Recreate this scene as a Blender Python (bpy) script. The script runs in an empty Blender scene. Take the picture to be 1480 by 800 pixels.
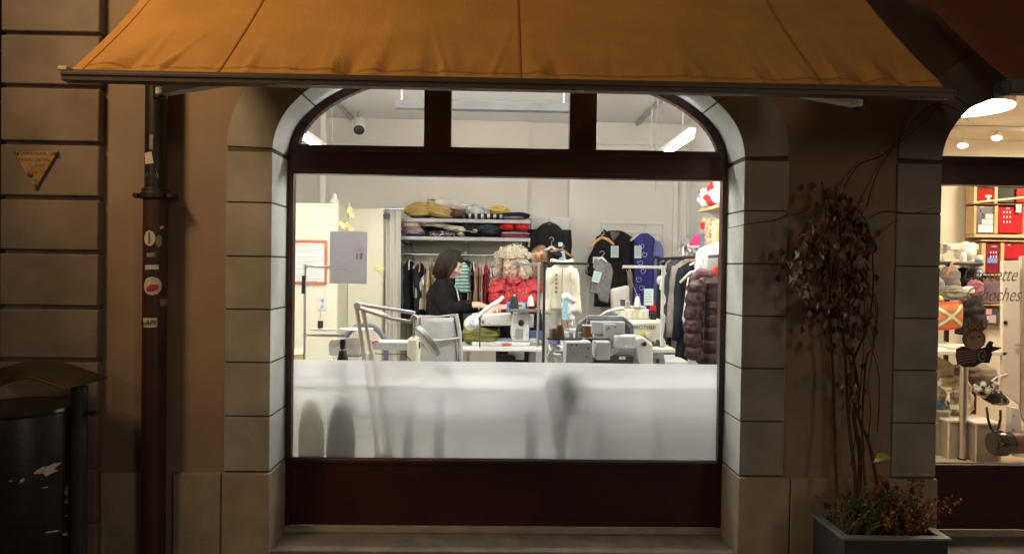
import bpy, bmesh, math, random
from math import sin, cos, pi, radians, sqrt
from mathutils import Vector, Matrix, Euler, noise

# ------------------------------------------------------------------ camera
sc = bpy.context.scene
COL = sc.collection
CAM = Vector((0.0, -3.7, 1.6))
FPX = 1069.0
YAW, PITCH, ROLL = 0.022, 0.0135, 0.0145
_f = Vector((sin(YAW) * cos(PITCH), cos(YAW) * cos(PITCH), -sin(PITCH)))
_r0 = Vector((cos(YAW), -sin(YAW), 0))
_u0 = _r0.cross(_f)
_r = _r0 * cos(ROLL) + _u0 * sin(ROLL)
_u = _u0 * cos(ROLL) - _r0 * sin(ROLL)
cam_d = bpy.data.cameras.new('camera')
cam_d.sensor_width = 36.0
cam_d.lens = FPX * 36.0 / 1480.0
cam_d.clip_start = 0.05
cam_d.clip_end = 400
cam = bpy.data.objects.new('camera', cam_d)
COL.objects.link(cam)
m3 = Matrix((_r, _u, -_f)).transposed()
cam.matrix_world = Matrix.Translation(CAM) @ m3.to_4x4()
sc.camera = cam

def W(px, py, y):
    d = _f + _r * ((px - 740) / FPX) - _u * ((py - 400) / FPX)
    t = (y - CAM.y) / d.y
    return CAM + d * t

# ------------------------------------------------------------------ world and exterior lamps
wd = bpy.data.worlds.new('World'); sc.world = wd; wd.use_nodes = True
nt = wd.node_tree; bg = nt.nodes['Background']
sky = nt.nodes.new('ShaderNodeTexSky'); sky.sky_type = 'NISHITA'; sky.sun_disc = False
sky.sun_elevation = radians(-6); sky.sun_rotation = radians(200)
addn = nt.nodes.new('ShaderNodeMixRGB'); addn.blend_type = 'ADD'; addn.inputs[0].default_value = 1.0; addn.inputs[2].default_value = (.98, .80, .62, 1)   # glow of the town
nt.links.new(sky.outputs[0], addn.inputs[1]); nt.links.new(addn.outputs[0], bg.inputs[0]); bg.inputs[1].default_value = 0.05

def lamp(kind, name, loc, energy, color, size=0.1, target=None, **kw):
    l = bpy.data.lights.new(name, kind); l.energy = energy; l.color = color
    if kind in ('POINT', 'SPOT'): l.shadow_soft_size = size
    if kind == 'SPOT':
        l.spot_size = kw.get('cone', 1.0); l.spot_blend = kw.get('blend', .6)
    if kind == 'AREA':
        l.shape = kw.get('shape', 'RECTANGLE'); l.size = size; l.size_y = kw.get('size_y', size)
    o = bpy.data.objects.new(name, l); COL.objects.link(o); o.location = loc
    if target is not None:
        o.rotation_euler = (Vector(target) - Vector(loc)).to_track_quat('-Z', 'Y').to_euler()
    return o
# street lamps of the lane (both stand behind / above the photographer), then an added fill lamp
lamp('POINT', 'street_lamp_light', (-5.2, -8.2, 4.3), 104, (1.0, .74, .53), .30)
lamp('SPOT', 'street_lantern_light', (-2.55, -1.9, 3.75), 195, (1.0, .63, .28), .30, target=(-1.2, -.5, 2.9), cone=1.7, blend=1.0)
lamp('POINT', 'far_fill_light', (5.9, -10.6, 2.9), 310, (1.0, .75, .54), 1.0)  # added fill for the shaded right part of the facade

sc.view_settings.view_transform = 'Standard'
sc.view_settings.look = 'None'
sc.view_settings.exposure = 0.0
sc.view_settings.gamma = 1.0
sc.render.engine = 'CYCLES'
cy = sc.cycles
cy.max_bounces = 10; cy.diffuse_bounces = 4; cy.glossy_bounces = 4; cy.transmission_bounces = 8; cy.transparent_max_bounces = 12
cy.sample_clamp_indirect = 6.0
cy.caustics_reflective = False; cy.caustics_refractive = False
cy.use_denoising = True
TUBE_E = 150.0      # brightness of the shop's light tubes
STRIP_E = 22.0
FRONT_E = 54.0
WARM_E = 70.0

# ------------------------------------------------------------------ materials
def lin(c):
    return tuple(c) + (1.0,)
def srgb(r, g, b):
    f = lambda v: (v / 255 / 12.92) if v / 255 <= .04045 else ((v / 255 + .055) / 1.055) ** 2.4
    return (f(r), f(g), f(b))
_MC = {}
def M(name, col, rough=.6, metal=0.0, nz=0.12, ns=8.0, bump=0.0, bs=60.0, spec=.5, col2=None, stretch=None, sheen=0, emis=None, alpha=None, coat=0):
    if name in _MC: return _MC[name]
    m = bpy.data.materials.new(name); m.use_nodes = True
    n = m.node_tree.nodes; L = m.node_tree.links; b = n['Principled BSDF']
    b.inputs['Roughness'].default_value = rough; b.inputs['Metallic'].default_value = metal
    b.inputs['Specular IOR Level'].default_value = spec
    if coat: b.inputs['Coat Weight'].default_value = coat
    if sheen: b.inputs['Sheen Weight'].default_value = sheen
    tc = n.new('ShaderNodeTexCoord'); mp = n.new('ShaderNodeMapping'); L.new(tc.outputs['Object'], mp.inputs[0])
    if stretch: mp.inputs['Scale'].default_value = stretch
    t = n.new('ShaderNodeTexNoise'); t.inputs['Scale'].default_value = ns; t.inputs['Detail'].default_value = 5
    L.new(mp.outputs[0], t.inputs['Vector'])
    r = n.new('ShaderNodeValToRGB'); L.new(t.outputs[0], r.inputs[0])
    c1 = [max(0, v * (1 - nz)) for v in col]; c2 = [min(1, v * (1 + nz)) for v in (col2 or col)]
    r.color_ramp.elements[0].position = .32; r.color_ramp.elements[1].position = .68
    r.color_ramp.elements[0].color = lin(c1); r.color_ramp.elements[1].color = lin(c2)
    L.new(r.outputs[0], b.inputs['Base Color'])
    if bump:
        t2 = n.new('ShaderNodeTexNoise'); t2.inputs['Scale'].default_value = bs; t2.inputs['Detail'].default_value = 4
        L.new(mp.outputs[0], t2.inputs['Vector'])
        bp = n.new('ShaderNodeBump'); bp.inputs['Strength'].default_value = bump; bp.inputs['Distance'].default_value = .01
        L.new(t2.outputs[0], bp.inputs['Height']); L.new(bp.outputs[0], b.inputs['Normal'])
    if emis:
        b.inputs['Emission Color'].default_value = lin(emis[0]); b.inputs['Emission Strength'].default_value = emis[1]
    if alpha is not None: b.inputs['Alpha'].default_value = alpha
    _MC[name] = m
    return m
def EM(name, col, s):
    if name in _MC: return _MC[name]
    m = bpy.data.materials.new(name); m.use_nodes = True
    n = m.node_tree.nodes; L = m.node_tree.links
    n.remove(n['Principled BSDF']); e = n.new('ShaderNodeEmission')
    e.inputs[0].default_value = lin(col); e.inputs[1].default_value = s
    L.new(e.outputs[0], n['Material Output'].inputs[0]); _MC[name] = m
    return m
def stripes(name, ca, cb, scale, axis='Z', rough=.8, dist=0.0, duty=.5, kind='BANDS'):
    m = bpy.data.materials.new(name); m.use_nodes = True
    n = m.node_tree.nodes; L = m.node_tree.links; b = n['Principled BSDF']; b.inputs['Roughness'].default_value = rough
    tc = n.new('ShaderNodeTexCoord'); w = n.new('ShaderNodeTexWave'); L.new(tc.outputs['Object'], w.inputs[0])
    w.wave_type = kind
    if kind == 'BANDS': w.bands_direction = axis
    w.inputs['Scale'].default_value = scale; w.inputs['Distortion'].default_value = dist
    r = n.new('ShaderNodeValToRGB'); r.color_ramp.interpolation = 'CONSTANT'
    r.color_ramp.elements[0].color = lin(ca); r.color_ramp.elements[1].color = lin(cb); r.color_ramp.elements[1].position = duty
    L.new(w.outputs[1], r.inputs[0]); L.new(r.outputs[0], b.inputs['Base Color'])
    return m
def speckle(name, ca, cb, scale, thr=.5, rough=.85, cc=None):
    m = bpy.data.materials.new(name); m.use_nodes = True
    n = m.node_tree.nodes; L = m.node_tree.links; b = n['Principled BSDF']; b.inputs['Roughness'].default_value = rough
    tc = n.new('ShaderNodeTexCoord'); t = n.new('ShaderNodeTexNoise'); t.inputs['Scale'].default_value = scale; t.inputs['Detail'].default_value = 2
    L.new(tc.outputs['Object'], t.inputs['Vector'])
    r = n.new('ShaderNodeValToRGB'); r.color_ramp.interpolation = 'CONSTANT'
    r.color_ramp.elements[0].color = lin(ca); r.color_ramp.elements[1].color = lin(cb); r.color_ramp.elements[1].position = thr
    if cc:
        e = r.color_ramp.elements.new(min(.95, thr + .08)); e.color = lin(cc)
    L.new(t.outputs[0], r.inputs[0]); L.new(r.outputs[0], b.inputs['Base Color'])
    return m
def glassmat(name, tint=(1, 1, 1), k=1.0, lo=0.03):
    m = bpy.data.materials.new(name); m.use_nodes = True
    n = m.node_tree.nodes; L = m.node_tree.links; n.remove(n['Principled BSDF'])
    tr = n.new('ShaderNodeBsdfTransparent'); tr.inputs[0].default_value = lin(tint)
    gl = n.new('ShaderNodeBsdfGlossy'); gl.inputs['Roughness'].default_value = .02
    lw = n.new('ShaderNodeLayerWeight'); lw.inputs[0].default_value = .5
    pw_ = n.new('ShaderNodeMath'); pw_.operation = 'POWER'; L.new(lw.outputs['Facing'], pw_.inputs[0]); pw_.inputs[1].default_value = 5
    fr = n.new('ShaderNodeMath'); fr.operation = 'MULTIPLY_ADD'; L.new(pw_.outputs[0], fr.inputs[0]); fr.inputs[1].default_value = .6; fr.inputs[2].default_value = .022
    mx = n.new('ShaderNodeMixShader'); L.new(fr.outputs[0], mx.inputs[0]); L.new(tr.outputs[0], mx.inputs[1]); L.new(gl.outputs[0], mx.inputs[2])
    L.new(mx.outputs[0], n['Material Output'].inputs[0])
    return m
def thinmat(name, col, k=.5, rough=.8):
    """thin paper or cloth that lets light through"""
    m = bpy.data.materials.new(name); m.use_nodes = True
    n = m.node_tree.nodes; L = m.node_tree.links; b = n['Principled BSDF']; b.inputs['Base Color'].default_value = lin(col); b.inputs['Roughness'].default_value = rough
    tl = n.new('ShaderNodeBsdfTranslucent'); t = n.new('ShaderNodeTexNoise'); t.inputs['Scale'].default_value = 5
    r = n.new('ShaderNodeValToRGB'); r.color_ramp.elements[0].color = lin([v * .9 for v in col]); r.color_ramp.elements[1].color = lin(col)
    L.new(t.outputs[0], r.inputs[0]); L.new(r.outputs[0], tl.inputs[0])
    mx = n.new('ShaderNodeMixShader'); mx.inputs[0].default_value = k
    L.new(b.outputs[0], mx.inputs[1]); L.new(tl.outputs[0], mx.inputs[2]); L.new(mx.outputs[0], n['Material Output'].inputs[0])
    return m
def frostmat(name):
    m = bpy.data.materials.new(name); m.use_nodes = True
    n = m.node_tree.nodes; L = m.node_tree.links; n.remove(n['Principled BSDF'])
    tl = n.new('ShaderNodeBsdfTranslucent'); tl.inputs[0].default_value = (.93, .95, 1, 1)
    df = n.new('ShaderNodeBsdfDiffuse'); df.inputs[0].default_value = (.8, .8, .82, 1)
    rf = n.new('ShaderNodeBsdfRefraction'); rf.inputs['Roughness'].default_value = .5; rf.inputs['IOR'].default_value = 1.12
    rf.inputs[0].default_value = (.95, .96, 1, 1)
    mx = n.new('ShaderNodeMixShader'); mx.inputs[0].default_value = .12
    L.new(tl.outputs[0], mx.inputs[1]); L.new(df.outputs[0], mx.inputs[2])
    m2 = n.new('ShaderNodeMixShader'); m2.inputs[0].default_value = .30
    L.new(mx.outputs[0], m2.inputs[1]); L.new(rf.outputs[0], m2.inputs[2])
    L.new(m2.outputs[0], n['Material Output'].inputs[0])
    return m

# ------------------------------------------------------------------ mesh builder
class MB:
    def __init__(s): s.v = []; s.f = []; s.m = []; s.cur = 0
    def add(s, vs, fs):
        o = len(s.v); s.v += [Vector(v) for v in vs]
        for f in fs: s.f.append([i + o for i in f]); s.m.append(s.cur)
        return s
    def box(s, x0, x1, y0, y1, z0, z1):
        return s.add([(x0,y0,z0),(x1,y0,z0),(x1,y1,z0),(x0,y1,z0),(x0,y0,z1),(x1,y0,z1),(x1,y1,z1),(x0,y1,z1)],
              [(3,2,1,0),(4,5,6,7),(0,1,5,4),(1,2,6,5),(2,3,7,6),(3,0,4,7)])
    def obox(s, c, size, rot=(0, 0, 0)):
        R = Euler(rot).to_matrix() if not isinstance(rot, Matrix) else rot
        h = [v / 2 for v in size]; c = Vector(c); vs = []
        for z in (-1, 1):
            for x, y in ((-1, -1), (1, -1), (1, 1), (-1, 1)):
                vs.append(c + R @ Vector((x * h[0], y * h[1], z * h[2])))
        return s.add(vs, [(3,2,1,0),(4,5,6,7),(0,1,5,4),(1,2,6,5),(2,3,7,6),(3,0,4,7)])
    def bar(s, p0, p1, w, h):
        p0 = Vector(p0); p1 = Vector(p1); d = p1 - p0
        R = d.to_track_quat('X', 'Z').to_matrix()
        return s.obox((p0 + p1) / 2, (d.length, w, h), R)
    def tube(s, pts, r, n=10, cap=True):
        pts = [Vector(p) for p in pts]; k = len(pts)
        rs = r if isinstance(r, (list, tuple)) else [r] * k
        up = None; vs = []
        for i, p in enumerate(pts):
            t = (pts[min(i + 1, k - 1)] - pts[max(i - 1, 0)])
            t = t.normalized() if t.length > 1e-9 else Vector((0, 0, 1))
            if up is None:
                up = Vector((0, 0, 1)) if abs(t.z) < .9 else Vector((1, 0, 0))
            a = t.cross(up)
            if a.length < 1e-5: a = t.cross(Vector((0, 1, 0)))
            a.normalize(); b = a.cross(t).normalized(); up = b
            for j in range(n):
                an = 2 * pi * j / n; vs.append(p + (a * cos(an) + b * sin(an)) * rs[i])
        fs = []
        for i in range(k - 1):
            for j in range(n):
                fs.append((i*n+j, i*n+(j+1)%n, (i+1)*n+(j+1)%n, (i+1)*n+j))
        if cap: fs.append(tuple(range(n))[::-1]); fs.append(tuple((k-1)*n + j for j in range(n)))
        return s.add(vs, fs)
    def lathe(s, prof, c=(0, 0, 0), n=24, axis=(0, 0, 1), sx=1, sy=1):
        R = Vector(axis).to_track_quat('Z', 'Y').to_matrix(); c = Vector(c); vs = []
        for r, z in prof:
            for j in range(n):
                a = 2 * pi * j / n; vs.append(c + R @ Vector((r * cos(a) * sx, r * sin(a) * sy, z)))
        k = len(prof); fs = []
        for i in range(k - 1):
            for j in range(n): fs.append((i*n+j, i*n+(j+1)%n, (i+1)*n+(j+1)%n, (i+1)*n+j))
        fs.append(tuple(range(n))[::-1]); fs.append(tuple((k-1)*n + j for j in range(n)))
        return s.add(vs, fs)
    def cyl(s, c, r, h, n=24, axis=(0, 0, 1)):
        return s.lathe([(r, 0), (r, h)], c, n, axis)
    def prism(s, poly, y0, y1):
        n = len(poly); vs = [(x, y0, z) for x, z in poly] + [(x, y1, z) for x, z in poly]
        fs = [tuple(range(n)), tuple(range(2*n-1, n-1, -1))] + [(i, i+n, (i+1)%n+n, (i+1)%n) for i in range(n)]
        return s.add(vs, fs)
    def ell(s, c, r, n=16, m=10, rot=None):
        R = Euler(rot).to_matrix() if rot else Matrix.Identity(3); c = Vector(c); vs = []
        for i in range(1, m):
            ph = pi * i / m
            for j in range(n):
                a = 2 * pi * j / n
                vs.append(c + R @ Vector((r[0]*sin(ph)*cos(a), r[1]*sin(ph)*sin(a), r[2]*cos(ph))))
        fs = []
        for i in range(m - 2):
            for j in range(n): fs.append((i*n+j, (i+1)*n+j, (i+1)*n+(j+1)%n, i*n+(j+1)%n))
        o = len(vs); vs.append(c + R @ Vector((0, 0, r[2]))); vs.append(c + R @ Vector((0, 0, -r[2])))
        for j in range(n):
            fs.append((o, j, (j+1)%n)); fs.append((o+1, (m-2)*n+(j+1)%n, (m-2)*n+j))
        return s.add(vs, fs)
    def grid(s, fn, nu, nv):
        vs = [fn(i / nu, j / nv) for j in range(nv + 1) for i in range(nu + 1)]
        fs = [(j*(nu+1)+i, j*(nu+1)+i+1, (j+1)*(nu+1)+i+1, (j+1)*(nu+1)+i) for j in range(nv) for i in range(nu)]
        return s.add(vs, fs)
    def quad(s, a, b, c, d): return s.add([a, b, c, d], [(0, 1, 2, 3)])
    def mesh(s, name, mats, smooth=40, off=None):
        me = bpy.data.meshes.new(name)
        off = off or Vector((0, 0, 0))
        me.from_pydata([v - off for v in s.v], [], s.f)
        for m in mats: me.materials.append(m)
        me.polygons.foreach_set('material_index', s.m)
        bm = bmesh.new(); bm.from_mesh(me); bmesh.ops.recalc_face_normals(bm, faces=bm.faces)
        for e in bm.edges:
            e.smooth = not (len(e.link_faces) == 2 and e.calc_face_angle(0) > radians(smooth))
        for f in bm.faces: f.smooth = True
        bm.to_mesh(me); bm.free()
        return me
ORG = Vector((0, 0, 0))
def setp(o, label=None, cat=None, group=None, kind=None):
    for k, v in (('label', label), ('category', cat), ('group', group), ('kind', kind)):
        if v: o[k] = v
def T(name, label, cat, loc, rz=0, group=None, local=False, sc_=None):
    global ORG
    o = bpy.data.objects.new(name, None); COL.objects.link(o); o.empty_display_size = .1
    o.location = loc; o.rotation_euler = (0, 0, rz)
    if sc_: o.scale = (sc_,) * 3 if not isinstance(sc_, (tuple, list)) else sc_
    ORG = Vector((0, 0, 0)) if local else Vector(loc)
    setp(o, label, cat, group)
    return o
def P(name, mb, mats, parent, bev=0, smooth=40, solid=0, label=None, sub=0):
    if not isinstance(mats, (list, tuple)): mats = [mats]
    o = bpy.data.objects.new(name, mb.mesh(name, mats, smooth, ORG)); COL.objects.link(o); o.parent = parent
    mods(o, bev, solid, sub)
    if label: o['label'] = label
    return o
def mods(o, bev, solid, sub=0):
    if solid:
        s = o.modifiers.new('s', 'SOLIDIFY'); s.thickness = solid; s.offset = 0
    if bev:
        b = o.modifiers.new('b', 'BEVEL'); b.width = bev; b.segments = 2; b.limit_method = 'ANGLE'; b.angle_limit = radians(40)
    if sub:
        b = o.modifiers.new('u', 'SUBSURF'); b.levels = sub; b.render_levels = sub
def S(name, mb, mats, label=None, cat=None, group=None, kind=None, bev=0, smooth=40, solid=0, sub=0):
    """a thing (or a piece of the setting) that is one mesh; origin at its base"""
    global ORG
    if not isinstance(mats, (list, tuple)): mats = [mats]
    xs = [v.x for v in mb.v]; ys = [v.y for v in mb.v]; zs = [v.z for v in mb.v]
    c = Vector(((min(xs)+max(xs))/2, (min(ys)+max(ys))/2, min(zs))); ORG = c
    o = bpy.data.objects.new(name, mb.mesh(name, mats, smooth, c)); COL.objects.link(o); o.location = c
    setp(o, label, cat, group, kind); mods(o, bev, solid, sub)
    return o
def txt(name, s, size, loc, parent, mat, rot=(pi/2, 0, 0), ext=.0006, shear=0, align='CENTER', label=None, xs=1):
    cu = bpy.data.curves.new(name, 'FONT'); cu.body = s; cu.size = size; cu.extrude = ext; cu.shear = shear; cu.align_x = align; cu.align_y = 'CENTER'
    cu.resolution_u = 4
    t = bpy.data.objects.new(name, cu); COL.objects.link(t)
    dg = bpy.context.evaluated_depsgraph_get(); dg.update()
    me = bpy.data.meshes.new_from_object(t.evaluated_get(dg)); bpy.data.objects.remove(t); bpy.data.curves.remove(cu)
    me.materials.clear(); me.materials.append(mat); me.name = name
    t = bpy.data.objects.new(name, me); COL.objects.link(t); t.parent = parent
    t.location = Vector(loc) - ORG; t.rotation_euler = rot; t.scale = (xs, 1, 1)
    if label: t['label'] = label
    return t

# ---- remeshed organic shapes
def blobmesh(name, prims, vox, mat, sm=6, off=Vector((0, 0, 0)), disp=None):
    mb = MB()
    for p in prims:
        if p[0] == 'e': mb.ell(p[1], p[2], 18, 12, p[3] if len(p) > 3 else None)
        else:
            a, b, ra, rb = Vector(p[1]), Vector(p[2]), p[3], p[4]
            n = max(3, int((b - a).length / (min(ra, rb) * .45)) + 1)
            for i in range(n + 1):
                t = i / n; r = ra * (1 - t) + rb * t; mb.ell(a.lerp(b, t), (r, r, r), 14, 9)
    me = bpy.data.meshes.new(name); me.from_pydata([v - off for v in mb.v], [], mb.f)
    o = bpy.data.objects.new(name, me); COL.objects.link(o)
    r = o.modifiers.new('r', 'REMESH'); r.mode = 'VOXEL'; r.voxel_size = vox
    s = o.modifiers.new('s', 'SMOOTH'); s.iterations = sm; s.factor = .5
    dg = bpy.context.evaluated_depsgraph_get(); dg.update()
    me2 = bpy.data.meshes.new_from_object(o.evaluated_get(dg)); bpy.data.objects.remove(o)
    if disp:
        for v in me2.vertices: v.co = v.co + disp(v.co, v.normal)
    me2.name = name; me2.materials.clear(); me2.materials.append(mat)
    me2.polygons.foreach_set('use_smooth', [True] * len(me2.polygons))
    return me2
def B(name, prims, vox, mat, parent, sm=6, disp=None):
    o = bpy.data.objects.new(name, blobmesh(name, prims, vox, mat, sm, ORG, disp)); COL.objects.link(o); o.parent = parent
    return o
# ------------------------------------------------------------------ shared materials
plaster = M('ochre_plaster', (.34, .25, .19), .92, nz=.16, ns=2.2, bump=.22, bs=130)
stone = M('grey_stone', (.37, .36, .33), .88, nz=.20, ns=4, bump=.22, bs=110)
quoinm = M('quoin_stone', (.27, .22, .18), .88, nz=.20, ns=4, bump=.22, bs=120)
plinthm = M('plinth_stone', (.40, .34, .26), .88, nz=.22, ns=3.0, bump=.35, bs=80)
mortar = M('dark_mortar', (.11, .09, .07), .95)
framem = M('oxblood_paint', (.050, .012, .009), .38, nz=.30, ns=5, bump=.10, bs=40)
white = M('white_paint', (.80, .79, .76), .55, nz=.03)
wallm = M('interior_wall', (.74, .70, .63), .8, nz=.03, ns=1.5)
wallw = M('interior_wall_light', (.82, .80, .74), .8, nz=.03, ns=1.5)
ceilm = M('ceiling_white', (.80, .80, .79), .85, nz=.02, ns=1)
chrome = M('steel', (.55, .55, .55), .3, 1.0, nz=.05)
greymet = M('grey_metal', (.42, .42, .42), .45, .6, nz=.06)
black = M('black_plastic', (.012, .012, .013), .45, nz=.2)
black2 = M('black_cloth', (.014, .013, .014), .9, nz=.4, ns=14, bump=.4, bs=40)
wplast = M('white_plastic', (.68, .68, .665), .35, nz=.02)
cream = M('cream_plastic', (.74, .71, .56), .38, nz=.03)
glass = glassmat('window_glass')
frost = frostmat('frosted_film')

# ------------------------------------------------------------------ ground
FL = .15
g = MB(); g.box(-30, 30, -.55, 60, -.10, -.004)
S('ground', g, M('earth', (.08, .07, .06), .95), kind='structure')
g = MB(); g.box(-30, 30, -2.2, -.0, -.12, .0); S('pavement', g, M('pavement_stone', (.12, .11, .10), .85, nz=.2, ns=6, bump=.3), kind='structure', bev=.01)
g = MB(); g.box(-30, 30, -30, -2.21, -.3, -.12); S('road', g, M('asphalt', (.05, .05, .05), .85, nz=.2, ns=30, bump=.5), kind='structure')

# ------------------------------------------------------------------ the building
bld = T('stone_building', 'ochre plastered old building with grey stone arches around two dark red shop windows', 'building', (0, 0, 0))
A, BB, Z0 = 1.18, .55, 2.147
def arch(cx, a=A, b=BB, z0=Z0, n=40, e=2.2):
    out = []
    for i in range(n + 1):
        t = pi * i / n
        x = abs(cos(t)) ** (2 / e) * (1 if cos(t) >= 0 else -1); z = abs(sin(t)) ** (2 / e)
        out.append((cx + a * x, z0 + b * z))
    return out          # right to left
WC = (.064, 3.43)
so = .226
# plaster wall with the two arched holes (hole edges run behind the stone surrounds)
w = MB(); TOP = 5.2
def wallbox(x0, x1, z0, z1): w.box(x0, x1, .012, .40, z0, z1)
wallbox(-1.95, WC[0] - A - .1, .0, TOP); wallbox(WC[0] + A + .1, WC[1] - A - .1, .0, TOP); wallbox(WC[1] + A + .1, 6.2, .0, TOP)
for c in WC:
    a = arch(c, A + .1, BB + .1)
    for (xa, za), (xb, zb) in zip(a, a[1:]):
        if abs(xa - xb) > 1e-5: w.prism([(xb, zb), (xa, za), (xa, TOP), (xb, TOP)], .012, .40)
    wallbox(c - A - .1, c + A + .1, 0, .165)
P('wall', w, plaster, bld)
# stone surrounds (jamb blocks + voussoirs), one part per window
JZ = [.562, .838, 1.106, 1.37, 1.633, 1.90, 2.155]
def surround2(c):
    m = MB(); gp = .0035
    for sgn in (-1, 1):
        xi = c + sgn * A; xo = c + sgn * (A + so)
        for z0, z1 in zip(JZ, JZ[1:]): m.box(min(xi, xo), max(xi, xo), 0.0, .34, z0 + gp, z1 - gp)
    N = 120; ai = arch(c, A, BB, Z0, N); ao = arch(c, A + so, BB + so, Z0, N)
    cuts = [1, 20, 33, 45, 54, 66, 75, 87, 100, 119]
    for k0, k1 in zip(cuts, cuts[1:]):
        a_, b_ = ai[k0:k1+1], ao[k0:k1+1]
        # pull the ends in for the joint
        def sh(p, q, d):
            v = Vector((q[0]-p[0], q[1]-p[1])); v.normalize(); return (p[0]+v.x*d, p[1]+v.y*d)
        a_ = [sh(a_[0], a_[1], gp)] + a_[1:-1] + [sh(a_[-1], a_[-2], gp)]
        b_ = [sh(b_[0], b_[1], gp)] + b_[1:-1] + [sh(b_[-1], b_[-2], gp)]
        n = len(a_); vs = [(x, 0, z) for x, z in a_] + [(x, 0, z) for x, z in b_] + [(x, .34, z) for x, z in a_] + [(x, .34, z) for x, z in b_]
        fs = []
        for i in range(n - 1):
            fs += [(i, i+1, n+i+1, n+i), (2*n+i, 3*n+i, 3*n+i+1, 2*n+i+1), (i, 2*n+i, 2*n+i+1, i+1), (n+i, n+i+1, 3*n+i+1, 3*n+i)]
        fs += [(0, n, 3*n, 2*n), (n-1, 3*n-1, 4*n-1, 2*n-1)]
        m.add(vs, fs)
    return m
for c in WC:
    sm_ = surround2(c); sm_.m = [0] * len(sm_.f)
    for i_, f_ in enumerate(sm_.f):
        vv = [sm_.v[k] for k in f_]; cen = sum(vv, Vector()) / len(vv); ys_ = [v_.y for v_ in vv]
        if max(ys_) - min(ys_) > .2:
            inner = (abs(cen.x - c) < A + .01 and cen.z < 2.16) or (cen.z > 2.14 and (abs((cen.x - c) / (A + .03)) ** 2.2 + abs((cen.z - Z0) / (BB + .03)) ** 2.2 < 1.0))
            if inner: sm_.m[i_] = 1
    su = P('stone_surround', sm_, [stone, M('lit_reveal', (.70, .72, .68), .8, nz=.10, ns=4, bump=.2)], bld, bev=.003, smooth=25)  # inner reveal faces paler: shop light put into the stone colour
    mo = MB()
    for sgn in (-1, 1):
        xi = c + sgn * (A + .004); xo = c + sgn * (A + so - .004); mo.box(min(xi, xo), max(xi, xo), .006, .335, .5, 2.15)
    aa = arch(c, A + .004, BB + .004, Z0, 60); ab = arch(c, A + so - .004, BB + so - .004, Z0, 60)
    for i in range(60): mo.prism([aa[i], ab[i], ab[i+1], aa[i+1]], .006, .335)
    P('mortar_joint', mo, mortar, su)
# plinth course
for x0, x1 in ((-1.585, -1.352), (-1.346, -1.110), (-1.94, -1.67), (1.238, 1.50), (1.506, 1.99), (1.996, 2.255), (4.60, 6.2)):
    pl = MB(); pl.box(x0, x1, -.014, .33, .0, .556); P('plinth', pl, plinthm, bld, bev=.005)
# corner quoins
q = MB(); QZ = [.0, .322, .59, .85, 1.113, 1.37, 1.641, 1.904, 2.17, 2.445, 2.70, 2.96, 3.22, 3.5]
for z0, z1 in zip(QZ, QZ[1:]): q.box(-2.415, -1.944, -.045, .3, z0 + .010, z1 - .010)
P('quoin_block', q, quoinm, bld, bev=.007)
q = MB(); q.box(-2.405, -1.952, -.018, .36, 0, 3.6); P('corner_pier', q, M('quoin_joint', (.23, .18, .14), .9, nz=.2), bld)
# ledge below the windows
lg = MB()
for c in WC: lg.box(c - A + .012, c + A - .012, -.006, .30, .10, .172)
P('ledge', lg, M('ledge_stone', (.22, .20, .17), .8, nz=.25, ns=9, bump=.4), bld, bev=.006)

def shopwindow(c, film):
    L_, R_ = c - A + .006, c + A - .003
    y0, y1 = .262, .318
    m = MB()
    N = 60; ai = arch(c, A - .045, BB - .045, Z0, N); ao = arch(c, A + .01, BB + .01, Z0, N)
    for i in range(N): m.prism([ai[i], ao[i], ao[i+1], ai[i+1]], y0 + .008, y1)
    m.box(L_, L_ + .028, y0, y1, .20, Z0); m.box(R_ - .026, R_, y0, y1, .20, Z0)
    fr = P('window', m, framem, bld, bev=.003)
    t = MB(); t.box(L_ + .028, R_ - .026, y0 - .008, y1 + .01, 2.080, 2.234)
    t.box(L_ + .028, R_ - .026, y0 - .018, y0 - .0085, 2.092, 2.104); t.box(L_ + .028, R_ - .026, y0 - .016, y0 - .0085, 2.196, 2.204)
    P('transom', t, framem, fr, bev=.002)
    for k in (-1, 1):
        xx = c + k * .385 + (.007 if k > 0 else -.0)
        t = MB(); t.box(xx - .073, xx + .073, y0 - .005, y1, 2.2345, 2.67); P('mullion', t, framem, fr, bev=.003)
    t = MB(); t.box(L_ + .028, R_ - .026, y0 + .004, y1, .205, .560); t.box(L_ + .028, R_ - .026, y0 - .006, y0 + .0035, .536, .56)
    P('kick_panel', t, framem, fr, bev=.003)
    t = MB(); t.box(L_ + .002, R_ - .002, y0 - .02, y0 + .003, .173, .204); P('sill', t, M('sill_metal', (.40, .37, .33), .5, nz=.15), fr, bev=.003)
    t = MB(); t.box(L_ + .028, R_ - .026, .2890, .2950, .5602, 2.0798); P('pane', t, glass, fr)
    t = MB(); t.box(L_ + .028, R_ - .026, .2855, .2885, .5602, .5645); P('glazing_bead', t, chrome, fr)
    a = arch(c, A - .044, BB - .044, Z0, N); a = [p for p in a if p[1] > 2.236]
    t = MB(); t.prism([(a[0][0], 2.236)] + a + [(a[-1][0], 2.236)], .289, .294); P('fanlight_pane', t, glass, fr)
    if film:
        t = MB(); t.quad((L_ + .029, .2985, .562), (R_ - .027, .2985, .562), (R_ - .027, .2985, 1.085), (L_ + .029, .2985, 1.085))
        P('frosted_film', t, frost, fr)
    return fr
shopwindow(WC[0], True); fr2 = shopwindow(WC[1], False)
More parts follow.
